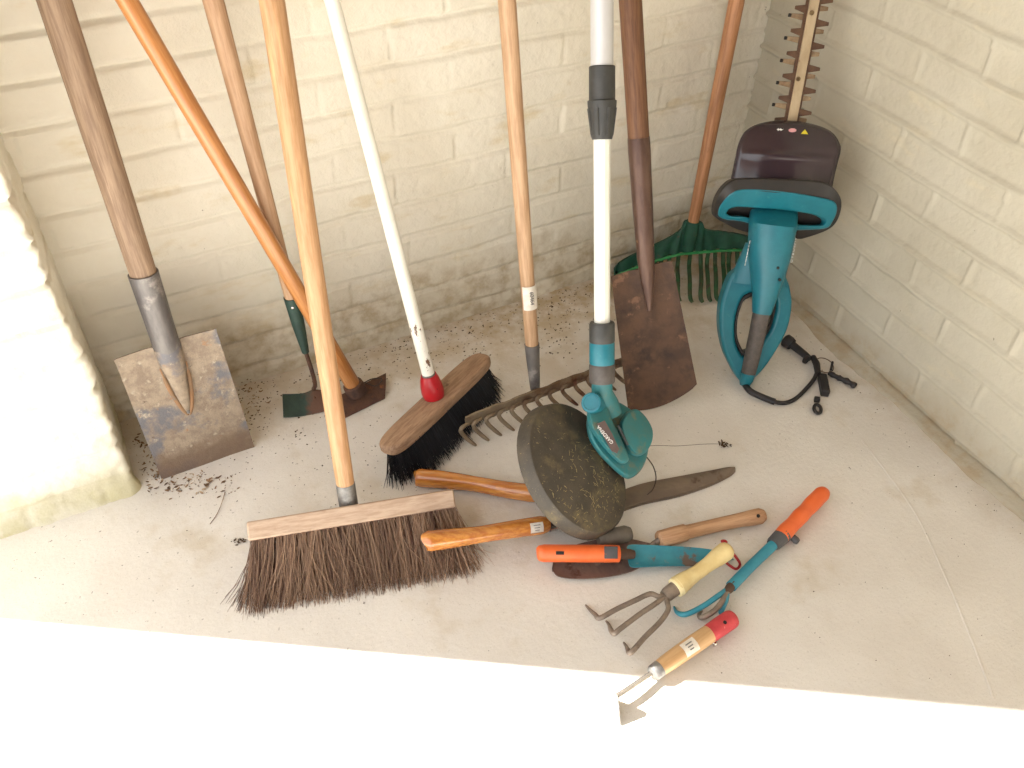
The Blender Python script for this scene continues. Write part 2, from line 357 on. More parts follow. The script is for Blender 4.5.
# back wall: normal -y
sv = np.arange(-.62, xr(YB)+.02, .0042)
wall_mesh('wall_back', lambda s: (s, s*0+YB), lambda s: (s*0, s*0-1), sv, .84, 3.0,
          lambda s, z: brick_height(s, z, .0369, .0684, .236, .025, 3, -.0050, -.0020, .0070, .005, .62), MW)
# right wall: normal -x, raised pointing
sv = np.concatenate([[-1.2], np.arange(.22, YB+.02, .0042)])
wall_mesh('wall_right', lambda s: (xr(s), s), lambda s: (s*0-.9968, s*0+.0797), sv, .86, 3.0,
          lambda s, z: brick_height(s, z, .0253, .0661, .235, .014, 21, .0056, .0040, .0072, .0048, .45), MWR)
# left pier: front face, rounded edge, reveal back to the back wall
RC = .009
XE = -.612
L1 = XP-RC-XE; L2 = L1+RC*math.pi/2; L3 = L2+(YB+.02-YP-RC)
def ppath(s):
    a = np.clip((s-L1)/RC, 0, math.pi/2); t = np.clip(s-L1, None, 0); u = np.clip(s-L2, 0, None)
    return XP-RC+t+RC*np.sin(a), YP+RC-RC*np.cos(a)+u
def pnrm(s):
    a = np.clip((s-L1)/RC, 0, math.pi/2); return np.sin(a), -np.cos(a)
def ph(s, z):
    h = brick_height(s, z, .03, .067, .236, .09, 41, -.0052, -.002, .007, .006, 1.3)
    edge = np.exp(-((s-(L1+L2)/2)/.03)**2)
    foot = .016*np.clip(1-z/.045, 0, 1)**1.6*(1+.5*vnoise(s, z*0, 22, 8))*np.clip((L2+.004-s)/.02, 0, 1)
    return h+foot+edge*(vnoise(s*0+.3, z, 14, 5)*.010+vnoise(s*.2, z, 38, 6)*.009+vnoise(s*.6, z, 90, 9)*.006)
wall_mesh('wall_left', ppath, pnrm, np.arange(0, L3, .0042), .84, 3.0, ph, MWL)
# the pier's far end, which shuts the pier off at the open side
b = MB(); b.sheet([[V((XE, YP, 0)), V((XE, YB+.3, 0))], [V((XE, YP, 3)), V((XE, YB+.3, 3))]], V((-.01, 0, 0)))
b.build('trim_1', MWL, kind='structure')

# unseen dark panel behind the camera, added to block light and bounce
b = MB(); b.box(V((.60, -.95, 1.5)), V((.72, 0, 0)), V((0, .05, 0)), V((0, 0, 1.5))); b.build('light_block_front', mat('blocker_dark', S(74, 62, 52), S(58, 48, 40), 5, (6, 6, 1), .8), kind='structure')
# ceiling over the corner, unseen, added to cut sky light from above
b = MB(); b.box(V(((XE+XR)/2, (YB+CEIL_Y)/2, CEIL_Z+.05)), V(((XR-XE)/2+.12, 0, 0)), V((0, (YB-CEIL_Y)/2+.03, 0)), V((0, 0, .05)))
b.build('ceiling_blocker', 'wood_grey', kind='structure')
# floor
MF, (N, K, bs, noise, rng, math_, mix, sep, cur) = wall_material('painted_concrete_floor', S(225, 221, 214), S(216, 211, 203), S(200, 189, 170), S(150, 130, 100), zdirt_shade=None, bstr=.35)
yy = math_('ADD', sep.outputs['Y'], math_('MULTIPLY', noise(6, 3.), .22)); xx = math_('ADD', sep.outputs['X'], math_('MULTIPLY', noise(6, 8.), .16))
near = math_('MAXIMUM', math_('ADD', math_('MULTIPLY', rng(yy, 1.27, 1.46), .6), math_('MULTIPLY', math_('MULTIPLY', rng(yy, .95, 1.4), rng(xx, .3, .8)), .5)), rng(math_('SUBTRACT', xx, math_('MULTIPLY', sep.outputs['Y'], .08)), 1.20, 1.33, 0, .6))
cur = mix(math_('MULTIPLY', near, rng(noise(16, 6.), .34, .62, .15, .8)), cur, S(178, 156, 118))  # dirt by the walls, plus painted-in darkness spread over the corner floor
spk = rng(noise(130, 1., 2), .68, .72, 0, .75); area = rng(math_('ADD', sep.outputs['Y'], math_('MULTIPLY', noise(5, 2.), .5)), .8, 1.5, .25, 1)
cur = mix(math_('MULTIPLY', spk, area), cur, S(96, 84, 68))
cur = mix(rng(noise(420, 4., 2), .60, .66, 0, .35), cur, S(186, 178, 164))
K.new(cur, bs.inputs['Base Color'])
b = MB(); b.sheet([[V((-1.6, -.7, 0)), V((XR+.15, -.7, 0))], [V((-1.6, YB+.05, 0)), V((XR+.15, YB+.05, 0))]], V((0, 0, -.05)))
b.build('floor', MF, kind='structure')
b = MB(); b.box(V((-1, 0, -.08)), V((6, 0, 0)), V((0, 6, 0)), V((0, 0, .025))); b.build('ground', mat('yard_gravel', S(120, 112, 98), S(92, 88, 78), 30, rough=.9), kind='structure')
b = MB(); b.tube(spline([FL(862, 440), FL(888, 474), FL(917, 516), FL(947, 580), FL(972, 640), FL(989, 685), FL(994, 700)], 6), [.0014]*37, 6, flat=(V((0, 0, 1)), 1.6))
b.build('trim_3', MF, kind='structure')
b = MB(); b.tube(spline([FL(646, 446), FL(660, 445.5), FL(676, 446), FL(692, 445), FL(708, 444), FL(720, 444)], 4), [.0005]*21, 5); b.build('trim_4', 'soil', kind='structure')
# rough mortar fillet where floor and right wall meet
b = MB(); g = []
for i, y in enumerate(np.arange(-.2, YB, .02)):
    w = .030+.005*math.sin(i*.37)+.003*random.uniform(-1, 1); h = .014+.003*math.sin(i*.23+1)+.0015*random.uniform(-1, 1)
    X_ = xr(y); g.append([V((X_-w, y, .0005)), V((X_-w*.55, y, h*.22)), V((X_-w*.25, y, h*.6)), V((X_+.004, y, h))])
b.sheet(g, V((.002, 0, -.004))); b.build('trim_2', MWR, kind='structure', ang=180)

# ------------------------------------------------------------------ 1 spade (left)
t = Tool('spade', 'broad weathered spade with a grey wooden handle, leaning in the left corner', 'spade', tuple(lerp(FL(162, 480), FL(254.5, 447), .46)+V((0, 0, .002))), (.018, 1.366, 1.24), FL(254.5, 447)-FL(162, 480))
c = [t.L(114, 360), t.L(216, 329), t.L(254.5, 447), t.L(162, 480)]
g = []
for i in range(17):
    v = i/16; row = []
    for j in range(17):
        u = j/16; p = bil(c, u, v)
        cx = abs(u-.5)*2
        rid = math.exp(-((u-.5)/(.10*(1.05-v)+.03))**2)*max(0, 1-v/.72)
        row.append(p+t.y*(.006*(1-cx*cx)*(1-.8*v)-.006*rid-.0012*math.sin(9*u+4*v)*.5))
    g.append(row)
MB().sheet(g, t.y*.0028).build('blade', 'spade_steel', t.e, ang=60)
h0, h1, h2, h3 = t.on(143, 274), t.on(171, 345), t.on(179, 370), t.on(191, 412)
hnd = MB().tube([t.on(146, 284), h0, t.on(100, 140), t.on(54, 0), t.t], [.0195, .0205, .0215, .0215, .019], 20).build('handle', 'wood_grey', t.e)
o = MB(); o.tube([h0+t.z*.002, lerp(h0, h1, .5), h1, lerp(h1, h2, .5)-t.y*.002, h2-t.y*.004, h3-t.y*.002], [.0232, .0222, .0215, .018, .0125, .003], 20, flat=(t.x, [1, 1, 1, .8, .55, .4]))
o.build('socket', 'socket_steel', t.e, ang=60)
o = MB(); o.tube([h1-t.y*.0008, lerp(h1, h2, .6)-t.y*.003, h2-t.y*.0052, lerp(h2, h3, .55)-t.y*.0055, h3-t.y*.001], [.0222, .0205, .0165, .0105, .003], 20, flat=(t.x, [.9, .8, .6, .5, .4])); o.build('socket_root', 'spade_steel', t.e, ang=60)

sk = t.e.children[-1]
o = MB()
for sg_ in (-1, 1):
    o.tube(spline([lerp(h1, h2, .75)+t.x*sg_*.0215-t.y*.0015, lerp(h2, h3, .35)+t.x*sg_*.0175-t.y*.0030, lerp(h2, h3, .8)+t.x*sg_*.0095-t.y*.0030, h3+t.x*sg_*.0015-t.z*.004-t.y*.0015], 5), [.0014]*3+[.0034]*9+[.003, .0026, .002, .0012], 8, flat=(t.x, .4))
o.build('rust_seam', mat('orange_rust', S(150, 112, 78), S(134, 108, 82), 20, U, .8, bump=.4, layers=[(S(120, 108, 98), 14, .55, .68, U)]), sk)
m_ = M['spade_steel']; N = m_.node_tree.nodes; K = m_.node_tree.links      # dried mud along the cutting edge
tc = N.new('ShaderNodeTexCoord'); sp = N.new('ShaderNodeSeparateXYZ'); K.new(tc.outputs['Object'], sp.inputs[0])
nz = N.new('ShaderNodeTexNoise'); nz.inputs['Scale'].default_value = 34; nz.inputs['Detail'].default_value = 6; K.new(tc.outputs['Object'], nz.inputs['Vector'])
ad = N.new('ShaderNodeMath'); ad.operation = 'MULTIPLY_ADD'; ad.inputs[1].default_value = .05; K.new(nz.outputs['Fac'], ad.inputs[0]); K.new(sp.outputs['Z'], ad.inputs[2])
mr = N.new('ShaderNodeMapRange'); mr.inputs[1].default_value = .055; mr.inputs[2].default_value = .078; mr.inputs[3].default_value = .8; mr.inputs[4].default_value = 0; K.new(ad.outputs[0], mr.inputs[0])
mx = N.new('ShaderNodeMix'); mx.data_type = 'RGBA'; K.new(mr.outputs[0], mx.inputs[0])
pb = N['Principled BSDF']; K.new(pb.inputs['Base Color'].links[0].from_socket, mx.inputs[6]); mx.inputs[7].default_value = S(112, 90, 72); K.new(mx.outputs[2], pb.inputs['Base Color'])

# ------------------------------------------------------------------ 2 green hoe
t = Tool('hoe', 'hoe with dark green socket and pale wooden handle behind the large broom handle', 'hoe', (.245, 1.257, .015), (.185, 1.366, 1.51), group=None)
MB().tube([t.on(291, 302), t.on(287, 285), t.on(260, 180), t.on(213, 0), t.t], [.0115, .0122, .0135, .0150, .0155], 18).build('handle', 'wood_pale', t.e)
so = MB().tube([t.on(290.2, 297), t.on(297, 325), t.on(306, 352)], [.0138, .0118, .0068], 16).build('socket', 'green_metal', t.e)
MB().lathe(t.L(292.5, 308, -.0135), -t.y, [(.0026, -.002), (.0026, .0005), (.0014, .0012)], 10).build('rivet', 'chrome', so)
c = [FL(283, 396, .022), FL(334, 389, .022), FL(334, 410, .002), FL(284, 419, .002)]
nk = MB().tube(spline([t.on(306, 351), t.L(311, 368), t.L(315, 384), lerp(c[0], c[1], .60)+V((0, 0, .004)), bil(c, .61, .3)-V((0, .004, 0))], 6), [.0042]*18+[.0035]*7, 10).build('neck', 'rust_dark', t.e)
bn = (c[1]-c[0]).cross(c[3]-c[0]).normalized(); g = []
for i in range(7):
    g.append([bil(c, j/20, i/6)+bn*.010*((j/10-1)**2)*(1 if bn.y > 0 else -1)*-1+V((0, 0, .002))*math.exp(-((j/20-.6)/.12)**2)*(1-i/6)*3 for j in range(21)])
mg = M['green_rust']; N = mg.node_tree.nodes; K = mg.node_tree.links
# green paint survives on the left of the blade, bare rust on the right
tc = N.new('ShaderNodeTexCoord'); sp = N.new('ShaderNodeSeparateXYZ'); K.new(tc.outputs['Object'], sp.inputs[0])
nz = N.new('ShaderNodeTexNoise'); nz.inputs['Scale'].default_value = 60; K.new(tc.outputs['Object'], nz.inputs['Vector'])
ad = N.new('ShaderNodeMath'); ad.operation = 'MULTIPLY_ADD'; ad.inputs[1].default_value = .05; K.new(nz.outputs['Fac'], ad.inputs[0]); K.new(sp.outputs['X'], ad.inputs[2])
mr = N.new('ShaderNodeMapRange'); mr.inputs[1].default_value = -.004; mr.inputs[2].default_value = .012; K.new(ad.outputs[0], mr.inputs[0])
mx = N.new('ShaderNodeMix'); mx.data_type = 'RGBA'; K.new(mr.outputs[0], mx.inputs[0])
pb = N['Principled BSDF']; K.new(pb.inputs['Base Color'].links[0].from_socket, mx.inputs[6]); mx.inputs[7].default_value = S(96, 66, 50); K.new(mx.outputs[2], pb.inputs['Base Color'])
MB().sheet(g, bn*.003).build('blade', 'green_rust', t.e, ang=50)

# ------------------------------------------------------------------ 3 orange-handled hoe with rusty head
t = Tool('hoe', 'rusty headed hoe with slanting varnished orange handle crossing behind the large broom', 'hoe', (.315, 1.229, .035), (-.067, 1.329, 1.357))
MB().tube([t.on(357, 393), t.on(352, 380), t.on(300, 280), t.on(215, 150), t.on(127, 0), t.t], [.0135, .0150, .0140, .0140, .0140, .0140], 18).build('handle', 'wood_varnish', t.e)
c = [FL(334, 398, .025), FL(386, 373, .025), FL(385, 398, .004), FL(340, 420, .004)]
bn = (c[1]-c[0]).cross(c[3]-c[0]).normalized(); sg = -1 if bn.y > 0 else 1
g = [[bil(c, j/16, i/6)+bn*sg*(.004*math.sin(math.pi*i/6)) for j in range(17)] for i in range(7)]
bl = MB().sheet(g, bn*-sg*.004).build('blade', 'rust_dark', t.e, ang=50)
ex = (c[1]-c[0]).normalized(); ce = t.on(355.5, 389)
o = MB(); pr = [(.0195, -.010), (.021, 0), (.0195, .014), (.017, .016)]
o.lathe(ce, t.z, pr, 20); o.build('eye_collar', 'rust_dark', t.e)
o = MB().tube(spline([FL(362, 384, .028), FL(372, 379, .036), FL(382, 379, .03), FL(376, 386, .026), FL(366, 383, .027)], 6), .0012, 6)
o.build('wire_twist', 'dark_steel', bl)

# ------------------------------------------------------------------ bristle helper
def bristles(o, p, d, ln, r, bend, tnt, segs=3):
    pts = []; q = p.copy(); dd = d.copy()
    for i in range(segs+1):
        pts.append(q.copy()); q = q+dd*(ln/segs); dd = (dd+bend).normalized()
    for q in pts: q.z = max(q.z, .0007)
    o.tube(pts, [r]*segs+[r*.55], 3, cap=False, t=tnt)

# ------------------------------------------------------------------ 4 large stiff broom
PHI = math.radians(38); BL = .118
A0 = FL(240, 606, 0); A1 = FL(481, 567, 0); e = (A1-A0).normalized()
fwd = V((e.y, -e.x, 0));  fwd = fwd if fwd.dot(CAM-A0) > 0 else -fwd
bd = (fwd*math.cos(PHI)-V((0, 0, 1))*math.sin(PHI)).normalized(); zb = BL*math.sin(PHI)
E0 = FL(248, 541, zb); E1 = FL(456, 507, zb); e = (E1-E0).normalized(); bw = e.cross(bd).normalized()
if bw.dot(FW) < 0: bw = -bw            # from the seen long face into the block
mid = (E0+E1)/2; t = Tool('broom', 'wide broom with coarse brown bristles and warm wooden handle, in front', 'broom', tuple(mid), (.317, 1.336, 1.529), e)
hb = t.L(346, 506, .0)
T0 = V((.317, 1.336, 1.529))
t_up = -bd; th = .030
lp = lambda q: [q, q+e*0]
o = MB(); o.box((E0+E1)/2+t_up*(th/2)+bw*.030, (E1-E0)/2, t_up*(th/2), bw*.030)
o.build('block', 'block_pale', t.e, bevel=.003)
hp = mid+t_up*th*.9+bw*.030+e*((FL(346, 507, zb)-mid).dot(e)+.004)
hz = (T0-hp).normalized(); 
def hat(px, py):
    d = ray(px, py); w = hp-CAM; b_ = hz.dot(d); return hp+hz*((b_*d.dot(w)-hz.dot(w))/(1-b_*b_))
fe = MB().tube([hp, hat(346, 505), hat(344.5, 484), hat(344.4, 483)], [.0155, .0155, .0155, .0148], 20).build('ferrule', 'galv', t.e)
MB().tube([hat(345, 488), hat(345, 470), hat(322, 300), hat(300, 170), hat(271, 0), T0], [.0145, .0148, .0152, .0158, .0162, .0160], 20).build('handle', 'wood_warm', t.e)
o = MB(); LB = (E1-E0).length
NT = 26
for k in range(NT):
    for row in range(4):
        c0 = E0+e*(LB*(k+.5+random.uniform(-.12, .12))/NT)+bw*(.009+.014*row)
        ts = (k+.5)/NT-.5; lean = e*(ts*.30+random.uniform(-.13, .13)); cl = random.uniform(-.18, .25)
        for q in range(28):
            p = c0+e*random.gauss(0, .0034)+bw*random.gauss(0, .0025)+t_up*.004
            d = (bd+lean+e*random.gauss(0, .085 if q > 5 else .17)+bw*(random.gauss(0, .07)-.03*row)).normalized()
            ln = BL*random.uniform(.80, 1.08)+row*.004
            bristles(o, p, d, ln, random.uniform(.00038, .00062), e*random.gauss(0, .06)+fwd*random.uniform(0, .05), max(0, min(1, random.betavariate(1.3, 3.6)+cl)))
for q in range(70):                                           # strays
    p = E0+e*(LB*random.random())+bw*random.uniform(0, .05); d = (bd+e*random.gauss(0, .34)+bw*random.gauss(-.05, .1)).normalized()
    bristles(o, p, d, BL*random.uniform(.7, 1.1), .00045, e*random.gauss(0, .2), random.uniform(.3, .9), 4)
o.build('bristles', 'brown_bristle', t.e, kind='stuff')

# ------------------------------------------------------------------ 5 soft broom with white pole
Zt = .070
ctr = FL(434.5, 400, Zt+.006); P0 = FL(384, 447, Zt+.006); P1 = FL(484, 353, Zt+.006); e = (P1-P0).normalized(); ctr = (P0+P1)/2
vd = ray(435, 400); sd = (RT*.76-UP*.65); sd = (sd-e*sd.dot(e)).normalized(); vv = (vd-e*vd.dot(e)).normalized(); sd = (sd-vv*sd.dot(vv)).normalized()
bd = (vv*math.cos(math.radians(47))+sd*math.sin(math.radians(47))).normalized(); wd = bd.cross(e).normalized()
if wd.dot(sd) < 0: wd = -wd
W = .058
t = Tool('broom', 'narrow black bristle broom with white pole and red collar', 'broom', tuple(ctr), (.298, 1.366, 1.459), e)
a1 = (P1-P0).length/2; a0 = -a1
def out(r, sh=0):
    pts = []
    for k in range(56):
        q = 2*math.pi*k/56; cq, sq = math.cos(q), math.sin(q)
        pts.append(ctr+e*(a1*math.copysign(abs(cq)**.36, cq)*(1-sh*.4))+wd*((W/2)*math.copysign(abs(sq)**.60, sq)*(1-sh)))
    return pts
o = MB(); o.loft([[p+bd*.018 for p in out(0, .03)], [p+bd*.014 for p in out(0)], [p+bd*.004 for p in out(0)], [p+bd*.001 for p in out(0, .03)], [p-bd*.0006 for p in out(0, .10)]])
o.build('block', 'block_brown', t.e, ang=50)
top = V((.298, 1.366, 1.459)); cb = plane_pt(434, 396, ctr-bd*.002, bd)
pz = (top-cb).normalized()
def pat(px, py):
    d = ray(px, py); w = cb-CAM; b_ = pz.dot(d); return cb+pz*((b_*d.dot(w)-pz.dot(w))/(1-b_*b_))
rc = MB().tube([cb, pat(433.5, 391), pat(432.5, 385), pat(431.5, 378), pat(431, 374)], [.0195, .0215, .0205, .0175, .0145], 22).build('collar', 'red_plastic', t.e, ang=60)
MB().tube([pat(431.5, 378), pat(430.6, 372.5)], [.0128, .0125], 18).build('collar_ring', 'socket_steel', rc)
MB().tube([pat(432, 382), pat(428, 360), pat(395, 230), pat(333, 0), top], [.0118, .0118, .0116, .0112, .0105], 18).build('pole', 'white_paint', t.e)
o = MB(); rows = 7; cols = 34
for k in range(cols):
    for row in range(rows):
        u = (k+.5)/cols; w_ = (row+.5)/rows*2-1; cq = 2*u-1
        if abs(w_) > (1-abs(cq)**5)*1.02: continue
        c0 = ctr+e*lerp(a0+.008, a1-.008, u)+wd*(w_*W*.43)+bd*.013
        for q in range(17):
            p = c0+e*random.gauss(0, .003)+wd*random.gauss(0, .0026)
            d = (bd+wd*(w_*.30+.05+random.gauss(0, .08))+e*(cq*.34*abs(cq)**1.5+random.gauss(0, .07))).normalized()
            bristles(o, p, d, random.uniform(.066, .082), .0007, wd*random.gauss(.03, .05)+e*random.gauss(0, .06), random.betavariate(1, 4))
o.build('bristles', 'black_bristle', t.e, kind='stuff')

# ------------------------------------------------------------------ 6 garden rake
t = Tool('garden_rake', 'rusty iron garden rake with curved teeth behind the trimmer guard', 'rake', (.619, 1.06, .055), (.633, 1.366, 1.528))
MB().tube([t.on(533, 350), t.on(532, 335), t.on(520, 170), t.on(507, 0), t.t], [.0120, .0128, .0138, .0142, .0135], 18).build('handle', 'wood_rake', t.e)
so = MB().tube([t.on(532.5, 344), t.on(533.5, 362), t.on(534.5, 385), t.on(535, 392)], [.0142, .0125, .0100, .0085], 16, flat=(t.x, [1, .9, .7, .6])).build('socket', 'socket_steel', t.e)
b0 = FL(466, 422, .052); b1 = FL(624, 362, .052); e = (b1-b0).normalized()
up_ = (-(ray(535, 390))*.5+V((0, 0, .6)) + UP*.5); up_ = (up_-e*up_.dot(e)).normalized(); bnrm = e.cross(up_).normalized()
if bnrm.dot(FW) > 0: bnrm = -bnrm
o = MB(); g = []
for i in range(5):
    g.append([lerp(b0, b1, j/30)+up_*(.0125*(i/2-1)+.0012*math.sin(j*.9+i))+bnrm*.0010*math.sin(j*1.7+i*2) for j in range(31)])
o.sheet(g, -bnrm*.004).build('head_bar', 'rake_steel', t.e, ang=50)
NTI = 13
for k in range(NTI):
    x = 465+12.7*k; y = 428.5-5.05*k
    pts = spline([FL(x+3.5, y-5, .047), FL(x-1.5, y-2, .050), FL(x-4.2, y+1.2, .046), FL(x-2.5, y+5.5, .035), FL(x+2.6, y+10.6, .020), FL(x+8.0, y+15.0, .008), FL(x+11.4, y+17.2, .003)], 4)
    MB().tube(pts, [.0034]*4+[.0042]*14+[.0040, .0038, .0035, .0032, .0028, .0023, .0016], 9).build('tooth', 'rake_steel', t.e)
m_ = M['rake_steel']; N = m_.node_tree.nodes; K = m_.node_tree.links
tc = N.new('ShaderNodeTexCoord'); sp = N.new('ShaderNodeSeparateXYZ'); K.new(tc.outputs['Object'], sp.inputs[0])
nz = N.new('ShaderNodeTexNoise'); nz.inputs['Scale'].default_value = 30; nz.inputs['Detail'].default_value = 6; K.new(tc.outputs['Object'], nz.inputs['Vector'])
ad = N.new('ShaderNodeMath'); ad.operation = 'MULTIPLY_ADD'; ad.inputs[1].default_value = .10; K.new(nz.outputs['Fac'], ad.inputs[0]); K.new(sp.outputs['X'], ad.inputs[2])
mr = N.new('ShaderNodeMapRange'); mr.inputs[1].default_value = -.005; mr.inputs[2].default_value = .035; mr.inputs[3].default_value = .45; mr.inputs[4].default_value = 0; K.new(ad.outputs[0], mr.inputs[0])
mx = N.new('ShaderNodeMix'); mx.data_type = 'RGBA'; K.new(mr.outputs[0], mx.inputs[0])
pb = N['Principled BSDF']; K.new(pb.inputs['Base Color'].links[0].from_socket, mx.inputs[6]); mx.inputs[7].default_value = S(158, 144, 120); K.new(mx.outputs[2], pb.inputs['Base Color'])
# paper price tag stuck on the lower handle
A = t.L(532.5, 284, -.0148); o = MB(); tg = []
tc0, tc1 = t.on(528, 284), t.on(530, 307)
for i in range(2):
    row = []
    for j in range(9):
        q = math.radians(-62+118*j/8+22); pz_ = lerp(tc0, tc1, i); row.append(pz_+(t.x*math.sin(q)-t.y*math.cos(q))*.0150)
    tg.append(row)
lb = MB().sheet(tg, lambda i, j: (tg[i][j]-lerp(tc0, tc1, i)).normalized()*.0006).build('paper_tag', 'label_white', t.e)
q = math.radians(22); rad = (t.x*math.sin(q)-t.y*math.cos(q)); side = (t.x*math.cos(q)+t.y*math.sin(q))
text_part('tag_print', '60464', 'print_grey', lb, lerp(tc0, tc1, .48)+rad*.0166, -t.z, side, .0105, .0006)

# ------------------------------------------------------------------ 7 grass trimmer
gn_px = V((.90, .42)); vd = -ray(573, 468)
n = (vd*math.cos(math.radians(46))+(RT*.90+UP*.42)*math.sin(math.radians(46))).normalized()
GC = FL(577, 468, .118); R_ = .1005
t = Tool('grass_trimmer', 'teal and grey electric grass trimmer with white shaft standing on its dark guard', 'grass trimmer', tuple(FL(603, 534, .002)), tuple(FL(603, 534, .002)+V((.05, .25, 1))))
# guard dome
def hp_(px, py, h): return plane_pt(px, py, GC+n*h, n)
a_ = (RT*.50-UP*.866); a_ = (a_-n*a_.dot(n)).normalized(); b_ = n.cross(a_)
o = MB(); prof = [(R_*.98, .001), (R_*1.015, .002), (R_*1.015, .006), (R_*.975, .026), (R_*.955, .0285), (R_*.70, .034), (R_*.42, .038), (R_*.12, .040)]
vs = []; nn = 56
for r, h in prof:
    for j in range(nn):
        q = 2*math.pi*j/nn; p = GC+n*(h-.022)+a_*(r*math.cos(q)*1.17)+b_*(r*math.sin(q))
        vs.append(p)
inner = [(R_*.96, .003), (R_*.93, .022), (R_*.68, .030), (R_*.40, .034), (R_*.10, .036)]
loops = [vs[i*nn:(i+1)*nn] for i in range(len(prof))]
loops = list(reversed(loops))
for r, h in inner: loops.append([GC+n*(h-.022)+a_*(r*math.cos(2*math.pi*j/nn)*1.17)+b_*(r*math.sin(2*math.pi*j/nn)) for j in range(nn)])
cR = (RT-n*RT.dot(n)).normalized(); cmx = (plane_pt(625, 500, GC, n)-GC).dot(cR)
for l_ in loops:
    for p in l_:
        ex_ = (p-GC).dot(cR)-cmx
        if ex_ > 0: p -= cR*ex_*.97
zl = min(p.z for l_ in loops for p in l_); gz = max(0, .001-zl)
if zl < .001:
    for l_ in loops:
        for p in l_: p.z += .001-zl
print('guard lowest', zl)
gd = MB().loft(loops).build('guard', 'guard', t.e, ang=32)
o = MB()
for q in range(420):                                         # dried clippings stuck on the dome
    r_ = R_*.93*math.sqrt(random.random()); q_ = random.uniform(0, 2*math.pi)
    lx = a_*(r_*math.cos(q_)*1.1)+b_*(r_*math.sin(q_))
    if lx.dot(cR) > cmx-.006 or random.random() > .25+.75*max(0, min(1, .5+lx.dot(a_+b_*.0)/.09)): continue
    h_ = np.interp(r_, [R_*.12, R_*.42, R_*.70, R_*.955], [.040, .038, .034, .0285])-.022+.0006+gz/n.z
    p = GC+n*h_+lx; k_ = random.uniform(0, 6.28); u_ = (a_*math.cos(k_)+b_*math.sin(k_))*random.uniform(.0012, .0048)
    o.tube([p-u_, p+n*.0003, p+u_*.9+b_*random.gauss(0, .0006)], .00032, 3, cap=False)
o.build('grass_clippings', 'clipping', gd, kind='stuff')
# guard lip near the floor
lp0, lp1 = FL(598, 540, .034), FL(631, 533, .034)
MB().tube([lp0, lerp(lp0, lp1, .3), lerp(lp0, lp1, .85), lp1], [.012, .0145, .0145, .010], 14, flat=(V((0, 0, 1)), 1)).build('guard_lip', 'lip', gd, ang=60)
# shaft
PV = plane_pt(592, 404, GC+n*.085, n)
SB = plane_pt(602, 395, GC+n*.06, n)
ST = V((.831, 1.336, 1.253)); sz = (ST-SB).normalized()
def sat(px, py):
    d = ray(px, py); w = SB-CAM; q = sz.dot(d); return SB+sz*((q*d.dot(w)-sz.dot(w))/(1-q*q))
MB().tube([sat(602, 330), sat(602, 318), sat(602, 130)], [.0130, .0130, .0132], 12).build('lower_shaft', 'alu_white', t.e, ang=25)
MB().tube([sat(602, 80), sat(602, 60), sat(602, 0), ST], [.0172, .0172, .0172, .017], 24).build('upper_shaft', 'alu_top', t.e)
sx = (RT-sz*RT.dot(sz)).normalized()
ck = MB().tube([sat(602, 139.5), sat(602, 136), sat(602, 104), sat(602, 101), sat(602, 100), sat(602, 67), sat(602, 66)], [.0155, .0172, .0225, .0226, .0202, .0200, .0188], 16).build('clamp_sleeve', 'dark_plastic', t.e, ang=25)
for k in range(8):
    q = 2*math.pi*(k+.5)/8; sy = sz.cross(sx); dv = sx*math.cos(q)+sy*math.sin(q)
    MB().tube([sat(602, 135)+dv*.0168, sat(602, 108)+dv*.0215], [.0016, .0022], 6).build('grip_rib', 'dark_plastic', ck)
def band(name, y0, y1, r, m, par=None):
    return MB().tube([sat(602, y1), lerp(sat(602, y1), sat(602, y0), .06), lerp(sat(602, y1), sat(602, y0), .9), sat(602, y0)], [r*.97, r, r, r*.93], 28).build(name, m, par or t.e, ang=60)
band('shaft_cap', 322, 342, .0208, 'dark_plastic'); band('shaft_sleeve', 341, 363.5, .0208, 'teal'); band('sleeve_ring', 363, 382, .0212, 'grey_plastic')
MB().tube([sat(602, 381), sat(602, 393), hp_(607, 404, .045), hp_(612, 416, .040)], [.0172, .0178, .0200, .0180], 20).build('neck', 'teal_dirty', t.e)
# motor housing: lofted sections between the pivot and the guard
nv = (n*.35-ray(620, 440)*.9).normalized()
def slab(poly, h0, h1, ins=.004, k=4):
    base = spline([hp_(x, y, h0) for x, y in poly], k, True); cen = sum(base, V())/len(base)
    dv = nv*(h1-h0)
    lo = [cen+(p-cen)*1.0 for p in base]
    up = [cen+(p-cen)*.985+dv*.72 for p in base]; up2 = [cen+(p-cen)*.93+dv*.93 for p in base]; tp = [cen+(p-cen)*.84+dv for p in base]
    return [lo, up, up2, tp]
hs = MB().loft(slab([(596, 410), (587, 418), (588, 436), (597, 452), (609, 465), (620, 475), (628, 479), (637, 474), (644, 462), (647, 448), (646, 434), (640, 420), (626, 408), (612, 402)], .020, .040)).build('motor_housing', 'teal_dirty', t.e, ang=50)
MB().loft(slab([(597, 404), (587, 412), (590, 428), (600, 443), (612, 457), (621, 464), (627, 460), (620, 442), (611, 424), (605, 408)], .040, .062)).build('arm_cover', 'teal_dirty', hs, ang=50)
MB().loft(slab([(621, 419), (618, 428), (622, 442), (630, 454), (640, 456), (648, 446), (650, 433), (644, 420), (635, 411), (627, 412)], .036, .066)).build('vent_dome', 'teal_dirty', hs, ang=50)
kc = hp_(592, 403, .060); kx = (-ray(591, 403)-RT*.22+UP*.1).normalized()
pk = MB().lathe(kc, kx, [(.0172, -.034), (.0172, .004), (.0160, .0075), (.0125, .0080), (.0120, .0068), (.002, .0066)], 34).build('pivot_knob', 'teal', t.e, ang=35)
